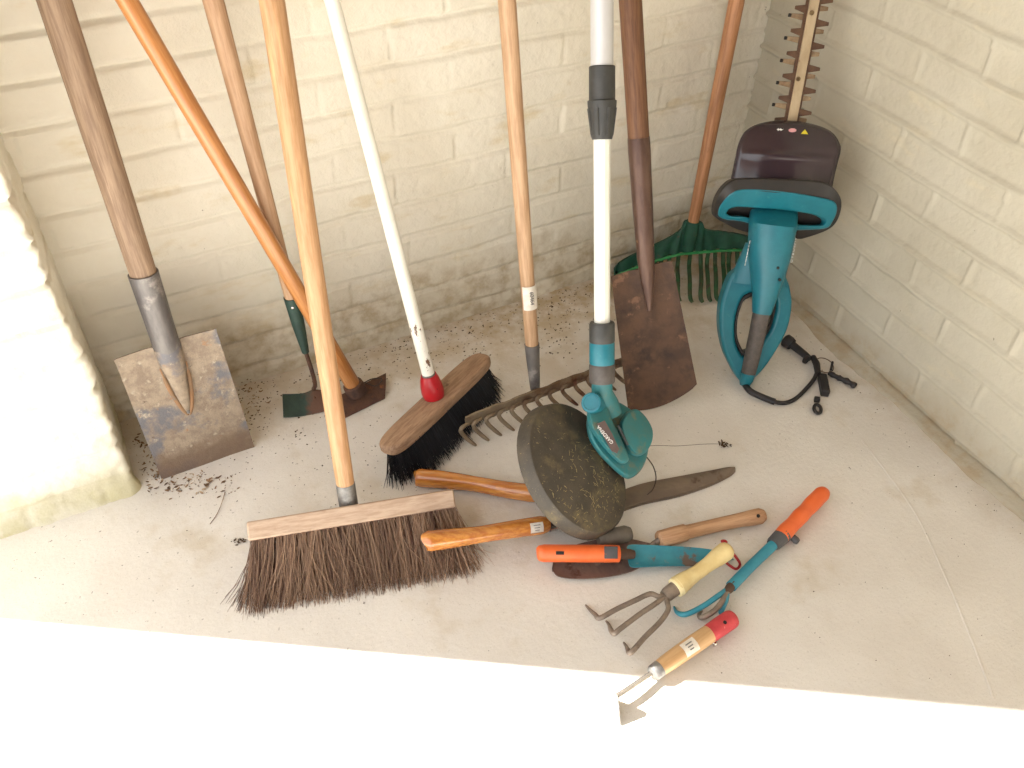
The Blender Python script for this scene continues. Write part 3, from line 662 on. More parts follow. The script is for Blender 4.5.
for k in range(3):
    x, y = 620+k*3.2, 428+k*6.5
    MB().tube([hp_(x-2, y-2.5, .066), hp_(x+1.5, y+4, .066)], .0022, 8).build('vent_slot', 'dark_plastic', hs)
HN = .0605
pl = [plane_pt(x, y, hp_(608, 440, HN)+nv*.0035, nv) for x, y in ((596.5, 424), (604.5, 420.5), (612, 434), (619, 449), (617, 453.5), (611.5, 451))]
pp = MB().prism(pl, nv*.0016).build('name_plate', 'plate', hs)
tx0, tx1 = (plane_pt(x, y, hp_(608, 440, HN)+nv*.0058, nv) for x, y in ((597.6, 426), (612.8, 443.5)))
r = (tx0-tx1).normalized()
text_part('name_print', 'GARDENA', 'print_white', pp, lerp(tx0, tx1, .5), r, nv.cross(r), .0078, .0005)
ln = MB().tube(spline([hp_(645, 455, .02), FL(653, 466, .05), FL(656, 478, .035), FL(653, 489, .028), FL(647, 495, .022)], 6), .0011, 7).build('cutting_line', 'dark_steel', t.e)

# ------------------------------------------------------------------ 8 rusty shovel
t = Tool('shovel', 'square mouthed shovel with dark brown rusty blade behind the trimmer shaft', 'spade', tuple(FL(655, 416)+V((0, 0, .002))), (.865, 1.366, 1.176), None)
c = [t.L(611, 277), t.L(672, 261), t.L(697, 384), t.L(628, 409)]
g = []
for i in range(17):
    v = i/16; row = []
    for j in range(17):
        u = j/16; p = bil(c, u, v)-t.z*(.024*math.sin(math.pi*u)**.7*max(0, v-.5)*2)
        cx = abs(u-.5)*2; rid = math.exp(-((u-.52)/.13)**2)*max(0, 1-v/.6)
        row.append(p+t.y*(.010*(1-cx*cx)-.011*rid))
    g.append(row)
MB().sheet(g, t.y*.003).build('blade', 'rust', t.e, ang=60)
MB().tube([t.on(643.5, 150), t.on(643, 136), t.on(632, 0), t.t], [.0170, .0185, .0190, .0175], 20).build('handle', 'wood_dark', t.e)
M['sock_brown'] = mat('brown_worn_socket', S(108, 84, 72), S(82, 60, 52), 12, (2, 2, .5), .35, .4, bump=.3, layers=[(S(186, 146, 104), 50, .64, .72, (1, 1, .5))])
MB().tube([t.on(643, 137), t.on(643.5, 150), t.on(645, 210), t.on(645.5, 258), t.on(647, 280)-t.y*.005, t.on(650, 310)-t.y*.004], [.0192, .0196, .0182, .0160, .0125, .004], 20, flat=(t.x, [1, 1, 1, .85, .6, .4])).build('socket', 'sock_brown', t.e, ang=60)

# ------------------------------------------------------------------ 9 leaf rake
t = Tool('leaf_rake', 'green plastic leaf rake with orange brown wooden handle in the far corner', 'rake', (1.155, 1.299, .1), (1.255, 1.366, 1.595))
MB().tube([t.on(692, 232), t.on(693, 219), t.on(715, 110), t.on(737, 0), t.t], [.0120, .0128, .0145, .0155, .0150], 18).build('handle', 'wood_leaf', t.e)
def lp_(x, y, d=0): return t.L(x, y, d)
tp = spline([lp_(614, 270), lp_(620, 263), lp_(640, 252), lp_(664, 241), lp_(680, 231), lp_(686, 221), lp_(701, 221), lp_(706, 229), (lp_(722, 232)), lp_(740, 235), lp_(755, 239)], 6)
bt = spline([lp_(614, 276), lp_(620, 272.5), lp_(640, 265), lp_(658, 259), lp_(672, 255), lp_(684, 252.5), lp_(697, 251.5), lp_(708, 250.5), lp_(722, 249.5), lp_(740, 249), lp_(756, 249.5)], 6)
g = []
for i in range(6):
    v = i/5; g.append([lerp(a, b, v)+t.y*(-.004*math.sin(j*1.05)*(.4+.6*v)*(v > .1)-.010*math.exp(-((j-38)/6)**2)*(1-v)) for j, (a, b) in enumerate(zip(tp, bt))])
hd = MB().sheet(g, t.y*.008).build('rake_head', 'leaf_green', t.e, ang=60)
MB().tube([t.on(690.5, 250), t.on(692, 234), t.on(693.5, 221)], [.014, .0165, .0158], 18, flat=(t.x, .9)).build('socket', 'leaf_green', hd)
MB().tube([p-t.y*.002+t.z*(-.002) for p in bt], .0035, 8).build('rim', 'leaf_rim', hd)
tin = [(618, 0), (626, 0), (634, 0), (643, 0), (655, 0), (662, 0), (669.5, 0), (679, 0), (690.5, 1), (700.5, 1), (708.5, 1), (715.5, 1), (723, 1), (730, 1), (737, 1), (744, 1), (750.5, 1)]
for k, (x, f) in enumerate(tin):
    yt = 276-(x-614)*.0 if 0 else np.interp(x, [614, 640, 672, 697, 744, 772], [275, 264, 254, 251, 248.5, 250])
    top_ = lp_(x, yt); 
    dx = (x-690)*.07
    ln = 52
    wv = 1.1*math.sin(k*2.3); ye = 303-.10*abs(x-695)
    tip = FL(x+dx*.6+2.0, ye, .007); kn = FL(x+dx*.6-.5, ye-6, .016)
    pts = [top_, lp_(x+dx*.2-1+wv, yt+14, -.004), lerp(top_, kn, .62)+t.x*wv*.002, kn, tip]
    for p in pts: p.z = max(p.z, .006)
    MB().tube(spline(pts, 5), [.0050]*16+[.005, .0048, .0044, .004, .0032], 8, flat=(t.x, .6)).build('tine', 'tine_green', t.e)

# ------------------------------------------------------------------ 10 hedge trimmer
t = Tool('hedge_trimmer', 'teal electric hedge trimmer standing on its handle in the right corner', 'hedge trimmer', (1.017, .909, .019), (1.287, 1.237, .891), RT)
H = t.L
def loopL(pts, y, k=5): return spline([H(px, py, y) for px, py in pts], k, True)
# rear D-shaped hand loop
outer = [(735, 272), (727, 285), (721, 305), (720, 328), (724, 350), (732, 368), (741, 382), (750, 382), (762, 372), (775, 354), (787, 332), (792, 312), (792, 296), (788, 280), (778, 266), (757, 262)]
inner = [(745, 296), (740, 304), (736, 318), (735, 332), (736, 342), (740, 352), (744, 357), (750, 355), (757, 350), (764, 341), (771, 330), (775, 318), (777, 308), (776, 300), (768, 294), (756, 292)]
oo = loopL(outer, .012); ii = loopL(inner, .012)
rh = MB().ring(oo, ii, t.y*.036).build('rear_handle', 'teal', t.e, bevel=.007, seg=3)
i2 = [p for p in ii]; cen = sum(i2, V())/len(i2)
MB().ring([cen+(p-cen)*.985+t.y*.004 for p in ii], [cen+(p-cen)*.86+t.y*.004 for p in ii], t.y*.026).build('handle_lining', 'rubber', rh, bevel=.003)
# body: swept spine from guard to grip
secs = [((775, 203), 25, 20), ((774, 211), 27, 26), ((773, 224), 26.5, 40), ((771, 240), 25.5, 38), ((769, 258), 23.5, 35), ((767.5, 275), 19.5, 30), ((765, 294), 14.5, 25), ((761.5, 313), 10.8, 20)]
ctr_ = [H(*s[0], y_) for s, y_ in zip(secs, (.030, .004, -.018, -.017, -.014, -.012, -.010, -.010))]; wpx = [s[1]*1.42/853 for s in secs]; dp = [s[2]*.001 for s in secs]
def sect(c0, w, d, n=24):
    out = []
    for k in range(n):
        q = 2*math.pi*k/n; cq, sq = math.cos(q), math.sin(q)
        out.append(c0+t.x*w*math.copysign(abs(cq)**.75, cq)+t.y*(d*math.copysign(abs(sq)**.95, sq)))
    return out
bdy = MB().loft([sect(a, w, d) for a, w, d in zip(ctr_, wpx, dp)]).build('body', 'teal', t.e, ang=50)
MB().loft([sect(H(757+3.2*k, 284-13*k, .022), (.056-.005*k), .022) for k in range(4)]).build('body_base', 'teal', t.e, ang=50)
gs = [((761.5, 312.5), 10.2), ((757, 335), 9.6), ((752, 357), 9.2), ((748, 374), 8.4)]
MB().loft([sect(H(*a, -.010+.006*k), w*1.38/853, .018) for k, (a, w) in enumerate(gs)]).build('grip', 'grip_rubber', t.e, ang=50)
MB().loft([sect(H(748.3, 373, .006), .0150, .018), sect(H(746, 380, .010), .0130, .017), sect(H(744.5, 385, .014), .0095, .012)]).build('grip_end', 'teal', t.e, ang=50)
for x, y in ((791, 231), (787, 246), (782, 268), (784, 280)):
    MB().lathe(H(x-4.0, y, -.0465), -t.y, [(.0028, -.004), (.0028, .0006), (.0014, .0012)], 10).build('screw', 'black', bdy)
text_part('side_print', 'GARDENA', 'print_white', bdy, H(747.5, 253, -.026), (H(744.5, 268, -.026)-H(750.5, 239, -.026)), t.x*-.30-t.y*.95, .0105, .0006)
text_part('side_print', 'GARDENA', 'print_white', bdy, H(793, 250, -.018), (H(795.5, 238, -.018)-H(790.5, 266, -.018)), t.x*.30-t.y*.95, .0105, .0006)
# front handle: rubber outer loop with teal inner ring
fy = -.052
def ringpts(P, y): return spline([H(x, yy_, y+max(0, (yy_-196)/40)*.085) for x, yy_ in P], 5, True)
ro = [(714.5, 213), (717, 199), (726, 185), (740, 178.5), (780, 179), (822, 182), (836, 190), (842, 203), (838, 220), (828, 230), (806, 238), (796, 239), (765, 236), (742, 231), (727, 224), (719, 219)]
ri = [(719, 213), (722, 205), (732, 195), (746, 191.5), (780, 193.5), (818, 199.5), (833, 204), (836, 212), (832, 222), (826, 228), (805, 229.5), (795, 229.5), (766, 227), (742, 221), (728, 219.5), (721, 217)]
rh0 = [(727, 213), (730, 209), (738, 207), (750, 207.5), (780, 210), (808, 213.5), (820, 217), (825, 221), (824, 224.5), (820, 225.8), (802, 225.3), (790, 224), (766, 221), (744, 217), (733, 216.5), (728.5, 215)]
fo = MB().ring(ringpts(ro, fy), ringpts(ri, fy), t.y*.030).build('front_handle', 'rubber', t.e, bevel=.006, seg=3)
MB().ring(ringpts([(a+(b_-a)*-.15, c_+(d_-c_)*-.15) for (a, c_), (b_, d_) in zip(ri, rh0)], fy-.002), ringpts(rh0, fy-.002), t.y*.024).build('handle_inlay', 'teal', fo, bevel=.003, seg=2)
hb_ = ringpts(ri, fy+.022); MB().prism(hb_, t.y*.004).build('handle_back', 'rubber', fo)
# hand shield: curved smoked panel
so_ = [(728, 196), (731, 180), (735, 160), (739, 143), (746, 131), (758, 124), (778, 120.3), (800, 121), (820, 126), (833, 133), (840, 144), (840.5, 152), (837, 166), (833, 184), (832, 196)]
lo_ = so_[:8]; g = []
L_ = spline([V((x, y, 0)) for x, y in so_[:8]], 4); Rr = spline([V((x, y, 0)) for x, y in reversed(so_[7:])], 4)
L_ = spline([V((x, y, 0)) for x, y in so_[:8]], 9); Rr = spline([V((x, y, 0)) for x, y in reversed(so_[7:])], 9)
mN = min(len(L_), len(Rr))
for i in range(mN):
    a, b2 = L_[i], Rr[i*(len(Rr)-1)//(mN-1)]; v = i/(mN-1); row = []
    for j in range(19):
        u = j/18; x = lerp(a.x, b2.x, u); y = lerp(a.y, b2.y, u)
        arch = 1-(2*u-1)**2
        yy0 = lerp(a.y, b2.y, .5); glint_fold = .0045*math.exp(-((yy0-156)/3.2)**2)*max(0, 1-((u-.5)/.42)**2)**.5 if abs(u-.5) < .42 else 0  # ridge shaped into the panel to catch a bright streak
        row.append(H(x, y, -.030-.016*arch*(1-v*.6)+.030*v*v-glint_fold))
    g.append(row)
sh = MB().sheet(g, t.y*.003).build('hand_shield', 'shield', t.e, ang=80)
def sy(u, v): 
    i = min(mN-1, int(v*(mN-1))); return g[i][int(u*18)]
def on_sh(px, py):                     # point of the shield nearest to a sight direction
    d = ray(px, py); best = min((p for r_ in g for p in r_), key=lambda p: ((p-CAM)-d*(p-CAM).dot(d)).length)
    return CAM+d*((best-CAM).dot(d)-.0035)
def flat_shape(pts, px, py, m, s_, name):
    c0 = on_sh(px, py); q = [c0+RT*x*s_+UP*y*s_ for x, y in pts]; return MB().prism(q, -ray(px, py)*.0009).build(name, m, sh)
arrow = [(-4, 0), (-2, 1.6), (-2, .6), (0, .6), (0, 1.5), (1.6, 0), (3.6, .5), (1.2, -1.0), (0, -1.5), (0, -.6), (-2, -.6), (-2, -1.6)]
flat_shape(arrow, 780.5, 129.5, 'print_white', .0017, 'arrow_mark')
flat_shape([(math.cos(a*math.pi/10)*1.0, math.sin(a*math.pi/10)*.5) for a in range(20)], 792.5, 130.3, 'print_pink', .0072, 'round_mark')
flat_shape([(-4.2, -2), (4.2, -2.6), (.6, 3)], 804.5, 132, 'print_yellow', .0016, 'triangle_mark')
flat_shape([(-.5, -1.2), (.7, -1.3), (.2, .9)], 804.5, 132.2, 'black', .0016, 'warning_sign')
# cutting bar
def bar(p0, p1, w, d0, d1, name, m): 
    a, b2 = p0, p1; ax = (b2-a).normalized(); sd_ = (t.x-ax*t.x.dot(ax)).normalized()
    return MB().box((a+b2)/2+t.y*((d0+d1)/2), (b2-a)/2, sd_*w, t.y*((d1-d0)/2)).build(name, m, t.e, bevel=.001)
pa = H(791, 125, 0); pb_ = H(814.5, 0, 0); ax = (pb_-pa).normalized(); pc = pa+ax*.345
sdv = (t.x-ax*t.x.dot(ax)).normalized()
cb_ = bar(pa, pc, .0085, -.004, .001, 'cutting_bar', 'bar_steel')
bk = bar(pa, pc, .0135, .001, .006, 'blade_strip', 'tooth_rust')
for x, y in ((796, 80), (809.5, 14)):
    MB().lathe(H(x+2, y-1, -.004), -t.y, [(.0042, -.001), (.0042, .0022), (.0026, .0024), (.0022, .0014)], 14).build('bolt', 'brass_dot', cb_)
pit = (H(799, 104, 0)-H(803.3, 82, 0)).length
for k in range(13):
    c0 = pa+ax*(.006+pit*k)
    for sg in (-1, 1):
        cc = c0+ax*(pit*.45 if sg > 0 else 0)
        def tooth(off, ln, w0, w1, d0, nm, m_, par):
            b0_ = cc+ax*off+sdv*sg*.010
            q = [b0_-ax*w0, b0_+sdv*sg*ln-ax*w1+ax*.001, b0_+sdv*sg*ln+ax*w1+ax*.001, b0_+ax*w0]
            return MB().prism([p+t.y*d0 for p in q], t.y*.0035).build(nm, m_, par, bevel=.0006, seg=1)
        tooth(0, .021 if sg < 0 else .024, .0075, .0028, .0012, 'tooth', 'tooth_rust', t.e)
        tt = tooth(-pit*.34, .026 if sg < 0 else .019, .0055, .0032, .0052, 'tooth', 'tooth_clean', t.e)
        if sg < 0:
            e0 = cc-ax*(pit*.34-.001)-sdv*.0345
            MB().tube([e0+t.y*.0068, e0-sdv*.0045+t.y*.0068], .0032, 8).build('tooth_tip', 'black', tt)
# mains cord with plug lying on the floor
cp = [H(744, 383, .012), FL(750, 391, .016), FL(762, 397, .012), FL(775, 402, .010)]
co = MB().tube(spline(cp, 6), [.0065]*19, 12).build('cord_sleeve', 'cord', t.e)
cs = spline([FL(774, 401.6, .009), FL(784, 403, .006), FL(795, 399, .006), FL(806, 389, .007), FL(814, 379, .010), FL(817, 372, .012)], 6)
MB().tube(cs, .0042, 10).build('power_cord', 'cord', t.e)
pk = MB().tube([FL(818, 374, .012), FL(816.5, 364, .013), FL(813, 357, .013)], [.0062, .0072, .006], 12).build('cord_clip', 'cord', t.e)
pg = MB(); q0, q1, q2, q3, q4 = FL(810, 359, .011), FL(800, 351, .012), FL(793, 345.5, .013), FL(789, 342.5, .014), FL(785.5, 340, .015)
pg.tube([q0, lerp(q0, q1, .5), q1, q2, lerp(q2, q3, .5)], [.0062, .0075, .0078, .0085, .0105], 14)
pg.tube([lerp(q2, q3, .3), q3, q4, q4+(q4-q3)*.3], [.0125, .0142, .0142, .011], 18)
pg = pg.build('plug', 'cord', t.e, ang=50)
rl = MB().tube([FL(807, 360, .011), FL(805, 359, .013)], .0095, 12).build('plug_ring', 'cord', pg)
b2 = MB(); c0, c1 = FL(822, 376, .009), FL(825.5, 394, .009); dv = (c1-c0).normalized(); sv_ = dv.cross(V((0, 0, 1)))
b2.box((c0+c1)/2, (c1-c0)/2, sv_*.0085, V((0, 0, .0085))); b2.build('connector_block', 'cord', t.e, bevel=.003)
MB().tube(spline([FL(829, 373, .008), FL(837, 377, .009), FL(845, 380.5, .008), FL(852, 384, .008), FL(855.5, 386.5, .007)], 4), [.0048, .005, .0062, .0048, .0048, .0066, .0052, .0048, .0065, .0072, .005, .0048, .0058, .0066, .007, .0066, .005], 12).build('strain_relief', 'cord', t.e)
o = MB(); rc_ = FL(824, 366, .004); n_ = 28
ringp = [V((rc_.x+math.cos(2*math.pi*k/n_)*.0195, rc_.y+math.sin(2*math.pi*k/n_)*.0195, .006+.004*math.sin(2*math.pi*k/n_))) for k in range(n_+1)]
o.tube(ringp, .0009, 6); o.build('wire_ring', 'rust_dark', t.e)
MB().tube([FL(831, 370, .008), FL(832.5, 362, .010)], [.0026, .0026], 8).build('ring_sleeve', 'cord', t.e)
k_ = Tool('hose_clip', 'small black plastic clip lying on the floor below the cord', 'clip', tuple(FL(817.5, 410, .001)), tuple(FL(817.5, 410, .001)+V((0, 0, 1))))
rc_ = FL(817.5, 409, .007); e1 = (FL(819, 420, 0)-FL(817, 398, 0)).normalized(); e2 = V((e1.y, -e1.x, 0))
MB().tube([rc_+e1*math.cos(q)*.0125+e2*math.sin(q)*.0065+V((0, 0, 0)) for q in np.linspace(.0, 2*math.pi, 25)], .0036, 8, cap=False).build('clip_ring', 'cord', k_.e)
MB().box(FL(817, 399.5, .007), e1*.005, e2*.0055, V((0, 0, .005))).build('clip_lug', 'cord', k_.e, bevel=.0015)

# ------------------------------------------------------------------ 11 garden shears
t = Tool('hedge_shears', 'hand shears with two lacquered wooden handles lying under the trimmer guard', 'shears', tuple(FL(605, 509, .002)), tuple(FL(427, 509, .002)), V((0, 0, 1)))
def hand(P, R, name): return MB().tube(spline([FL(x, y, z) for x, y, z in P], 5), [v for v in np.interp(np.linspace(0, len(R)-1, 5*(len(P)-1)+1), range(len(R)), R)], 20, flat=(V((0, 0, 1)), .92)).build(name, 'wood_shear', t.e, ang=60)
h1 = hand([(417.5, 477.5, .018), (420, 477.8, .018), (445, 480, .018), (475, 484, .018), (505, 489.5, .018), (530, 493, .018), (541, 494.5, .018)], [.0140, .0176, .0168, .0146, .0156, .0170, .0140], 'wooden_handle')
h2 = hand([(426, 541.5, .066), (429, 541, .0655), (450, 538.5, .059), (480, 534.5, .048), (515, 529, .034), (540, 525.5, .025), (548, 524.5, .022)], [.0125, .0175, .0166, .0146, .0157, .0168, .0125], 'wooden_handle')
lbq = [(524, 521.5), (541, 519.5), (541.5, 529), (526.5, 530.5)]; tc0 = FL(533, 526.8, .0278); ax1 = (FL(548, 524.5, .022)-FL(515, 529, .034)).normalized(); upn = (-ray(533, 526)); upn = (upn-ax1*upn.dot(ax1)).normalized(); sdq = ax1.cross(upn); g = []
for i in range(2):
    g.append([tc0+ax1*(-.0115+.023*i)+(upn*math.cos(q)+sdq*math.sin(q))*.0172 for q in np.linspace(-.35, .62, 8)])
lb = MB().sheet(g, lambda i, j: (g[i][j]-(tc0+ax1*(-.0115+.023*i))).normalized()*.0006).build('paper_label', 'label_white', h2)
for k in range(3):
    q = -.1+.24*k; o_ = tc0+(upn*math.cos(q)+sdq*math.sin(q))*.0179
    MB().box(o_, ax1*(.006-.001*k), (upn*math.cos(q)+sdq*math.sin(q))*.0002, (sdq*math.cos(q)-upn*math.sin(q))*.0006).build('label_print', 'print_grey', lb)
MB().tube(spline([FL(538, 494, .018), FL(560, 497, .017), FL(590, 503, .010), FL(612, 506, .007)], 6), [.0095]*6+[.0065]*13, 12, flat=(V((0, 0, 1)), 1.1)).build('tang', 'dark_steel', t.e)
tg = MB().tube(spline([FL(544, 524.8, .022), FL(556, 522.5, .019), FL(568, 520, .016), FL(585, 515, .011), FL(608, 508, .008)], 6), [.0135]*7+[.0095]*6+[.007]*12, 14, flat=(V((0, 0, 1)), 1.0)).build('tang', 'dark_steel', t.e)
MB().tube([FL(550, 528.5, .022), FL(566.5, 524.6, .020)], [.0060, .0050], 10).build('bolster', 'chrome', tg)
def shear_blade(dz, dx, nm):
    up_e = [(604, 497.5), (640, 484), (680, 476), (712, 470), (728, 467), (734, 467.3)]; lo_e = [(602, 517), (640, 503), (680, 494), (712, 483), (730, 474), (735.5, 469)]
    a = spline([FL(x, y+dx, (.010 if x > 650 else .007)+dz*.6) for x, y in up_e], 4); b2 = spline([FL(x, y+dx, .005+dz*.6) for x, y in lo_e], 4)
    g = [[lerp(p, q, v)+V((0, 0, .0030*math.sin(math.pi*min(1, v*1.15)))) for p, q in zip(a, b2)] for v in (0, .2, .4, .6, .8, 1)]
    return MB().sheet(g, V((0, 0, -.0028))).build(nm, 'shear_steel', t.e, ang=50)
shear_blade(.004, 0, 'blade'); shear_blade(-.0020, 1.8, 'blade')
MB().lathe(FL(622, 500, .010), V((0, 0, 1)), [(.007, -.004), (.007, .002), (.005, .0035)], 14).build('pivot_bolt', 'dark_steel', t.e)

# ------------------------------------------------------------------ 12 wooden-handled trowel (below the orange one)
t = Tool('hand_trowel', 'hand trowel with plain turned wooden handle and broad dark blade under the orange one', 'trowel', tuple(FL(553, 566, .002)), tuple(FL(763, 516, .002)), V((0, 0, 1)))
ed1 = [(552, 568), (556, 556), (572, 546), (600, 539), (625, 538), (645, 542), (656, 544)]; ed2 = [(552.5, 570), (558, 576), (575, 578.5), (605, 577), (632, 571), (648, 561), (657, 550)]
a = spline([FL(x, y, .010) for x, y in ed1], 4); b2 = spline([FL(x, y, .008) for x, y in ed2], 4)
g = [[lerp(p, q, v)-V((0, 0, .0058*math.sin(math.pi*v))) for p, q in zip(a, b2)] for v in np.linspace(0, 1, 9)]
MB().sheet(g, V((0, 0, -.0016))).build('blade', 'trowel_steel', t.e, ang=60)
MB().tube(spline([FL(645, 552, .006), FL(654, 544, .012), FL(660, 540, .017)], 5), [.006]*4+[.0055]*7, 10).build('neck', 'tine_steel', t.e)
hp1 = [(658.5, 540, .0175), (660, 539.5, .0175), (676, 535, .0175), (685, 532.5, .0175), (687, 532, .0175), (715, 525.5, .0175), (740, 520, .0175), (752, 517.8, .0175), (760, 516, .0175), (764, 515.2, .0175)]
hd = MB().tube([FL(*p) for p in hp1], [.0125, .0148, .0150, .0146, .0120, .0117, .0122, .0138, .0138, .0100], 20).build('handle', 'wood_hand', t.e, ang=60)
hc = FL(754.5, 516.8, .0175); dn = -ray(754, 516); dn = (dn-t.z*dn.dot(t.z)).normalized()
MB().tube([hc+dn*.0118, hc+dn*.0152], .0032, 10).build('hanging_hole', 'black', hd)

# ------------------------------------------------------------------ 13 orange-handled trowel with blue blade
t = Tool('hand_trowel', 'narrow hand trowel with orange plastic grip and chipped blue blade, leftmost grip', 'trowel', tuple(FL(538, 554, .004)), tuple(FL(735, 556, .004)), V((0, 0, 1)))
Zg = .034
gp = [(537, 553.5), (539, 553.3), (544, 553.2), (570, 553.4), (600, 553.6), (606, 553.6)]
hd = MB().tube([FL(x, y, Zg) for x, y in gp], [.009, .0125, .0142, .0142, .0142, .0138], 20, flat=(V((0, 0, 1)), 1.0)).build('grip', 'orange', t.e, ang=60)
hc = FL(560, 553, Zg); dn = -ray(560, 553)
MB().box(hc+dn*.0142, t.z*.0065, dn*.0006, t.z.cross(dn)*.0028).build('hanging_slot', 'black', hd)
gc = MB().tube([FL(604, 553.6, Zg), FL(619, 553.8, Zg-.002)], [.0144, .0136], 20).build('grip_collar', 'orange', t.e, ang=60)
hc = FL(611, 552.5, Zg); dn = -ray(611, 552)
MB().box(hc+dn*.0135, t.z*.0108, dn*.0022, t.z.cross(dn)*.0098).build('grey_inlay', 'charcoal', gc, bevel=.001)
MB().tube([FL(618, 553.8, Zg-.002), FL(629, 554.2, .028), FL(634, 554.5, .026)], [.0085, .0085, .007], 14).build('neck', 'rust', t.e)
e1_ = [(627, 547), (632, 544.5), (660, 545.5), (690, 547), (715, 550), (733, 554)]; e2_ = [(629, 564), (634, 567), (660, 566), (690, 565.5), (715, 563), (734, 559)]
a = spline([FL(x, y, z) for (x, y), z in zip(e1_, (.030, .029, .022, .015, .011, .008))], 4); b2 = spline([FL(x, y, z) for (x, y), z in zip(e2_, (.026, .025, .018, .012, .008, .006))], 4)
g = [[lerp(p, q, v)-V((0, 0, .0050*math.sin(math.pi*v))) for p, q in zip(a, b2)] for v in np.linspace(0, 1, 9)]
MB().sheet(g, V((0, 0, -.0016))).build('blade', 'blue_paint', t.e, ang=60)

# ------------------------------------------------------------------ 14 cultivator, cream handle
t = Tool('hand_cultivator', 'three pronged hand cultivator with cream yellow handle and red cord loop', 'cultivator', tuple(FL(640, 610, .002)), tuple(FL(725, 550, .002)), V((0, 0, 1)))
hp1 = [(676, 587.5, .023), (678, 586, .024), (684, 581.5, .026), (695, 574, .030), (708, 564.5, .034), (718, 557, .037), (726, 551, .040), (729.5, 548.5, .041)]
hd = MB().tube(spline([FL(*p) for p in hp1], 3), list(np.interp(np.linspace(0, 7, 22), range(8), [.0152, .0164, .0150, .0118, .0118, .0146, .0154, .0104])), 22).build('handle', 'yellow_paint', t.e, ang=60)
MB().tube([FL(675, 588.3, .0228), FL(678.5, 585.8, .024)], [.0155, .0165], 22).build('collar', 'cream', hd)
fe = MB().tube([FL(664.5, 596.5, .020), FL(667, 594.5, .0205), FL(676.5, 587.3, .0232)], [.0095, .0112, .0118], 16).build('ferrule', 'tine_steel', t.e)
lpz = spline([FL(727, 549, .044), FL(724, 544, .044), FL(722, 541, .044), FL(726, 541.5, .044), FL(727, 547, .042), FL(735, 556, .026), FL(740, 564, .008), FL(736, 569, .006), FL(729, 565, .008), FL(726, 561.5, .014), FL(728, 556, .020)], 5)
MB().tube(lpz, .0022, 8).build('cord_loop', 'red_cord', hd)
R3 = .0042
tines = [[(667, 594.5, .020), (659, 596.5, .024), (650, 594, .026), (636, 600, .026), (615, 610, .024), (600, 618, .022), (595, 614.5, .014), (589, 609, .004), (585.5, 605, .001)],
         [(667, 594.5, .020), (655, 604, .026), (640, 614, .026), (620, 629, .025), (614, 633.5, .022), (611, 630, .014), (609, 625, .006), (606, 621, .001)],
         [(667, 594.5, .020), (667, 601, .022), (668, 610, .024), (660, 622, .025), (645, 637, .024), (631, 652.5, .021), (628, 650, .013), (626, 646, .006), (623.5, 642.5, .001)]]
for k, P in enumerate(tines):
    n_ = len(P); sp_ = spline([FL(*p) for p in P], 5); m_ = len(sp_)
    MB().tube(sp_, [R3 if i < m_*.68 else R3*(1-.75*(i/m_-.68)/.32) for i in range(m_)], 10).build('prong', 'tine_steel', t.e, ang=60)

# ------------------------------------------------------------------ 15 cultivator, orange grip on blue shaft
t = Tool('hand_cultivator', 'small three pronged cultivator with orange grip on a blue metal shaft', 'cultivator', tuple(FL(700, 612, .002)), tuple(FL(822, 496, .002)), V((0, 0, 1)))
hp1 = [(781, 537, .020), (786, 531, .021), (793, 524, .021), (800, 516.5, .022), (806, 510.5, .021), (812, 504, .022), (818, 498, .022), (822, 494, .022), (824.5, 491.5, .022)]
hd = MB().tube(spline([FL(*p) for p in hp1], 3), list(np.interp(np.linspace(0, 8, 25), range(9), [.0135, .0140, .0128, .0140, .0128, .0142, .0138, .0138, .0105])), 20).build('grip', 'orange', t.e, ang=60)
MB().tube([FL(772.5, 545, .018), FL(774, 543.5, .018), FL(783.5, 534.5, .020)], [.0105, .0125, .0142], 18).build('grip_collar', 'charcoal', t.e, ang=60)
MB().tube([FL(791, 536, .010), FL(796, 540.5, .007), FL(798, 542, .007)], [.006, .0066, .005], 12, flat=(V((0, 0, 1)), 1.0)).build('hanging_lug', 'charcoal', hd)
MB().tube([FL(775, 543, .018), FL(750, 567, .018), FL(731, 586.5, .018)], [.0088, .0088, .0090], 18).build('shaft', 'blue_shaft', t.e)
MB().tube([FL(733, 584.5, .018), FL(729, 589, .018), FL(725, 593.5, .018)], [.0092, .0088, .0055], 14, flat=(V((0, 0, 1)), .8)).build('joint', 'rust', t.e)
for P, m_ in (([(728, 589, .018), (718, 596, .022), (705, 605, .020), (692, 612, .017), (684, 614.5, .014), (677, 612.5, .007), (674, 607, .001)], 'blue_shaft'),
              ([(728, 590, .018), (723, 600, .022), (715, 610, .021), (706, 616, .016), (701, 617.5, .012), (699, 614.5, .007), (702, 611, .001)], 'tine_steel'),
              ([(727, 591, .018), (726, 600, .020), (723.5, 606, .017), (721, 611.5, .012), (722, 613.5, .006), (723.5, 612.5, .002)], 'blue_shaft')):
    sp_ = spline([FL(*p) for p in P], 5); m2_ = len(sp_)
    MB().tube(sp_, [.0040 if i < m2_*.7 else .0040*(1-.7*(i/m2_-.7)/.3) for i in range(m2_)], 10, flat=(V((0, 0, 1)), 1.1)).build('prong', m_, t.e, ang=60)

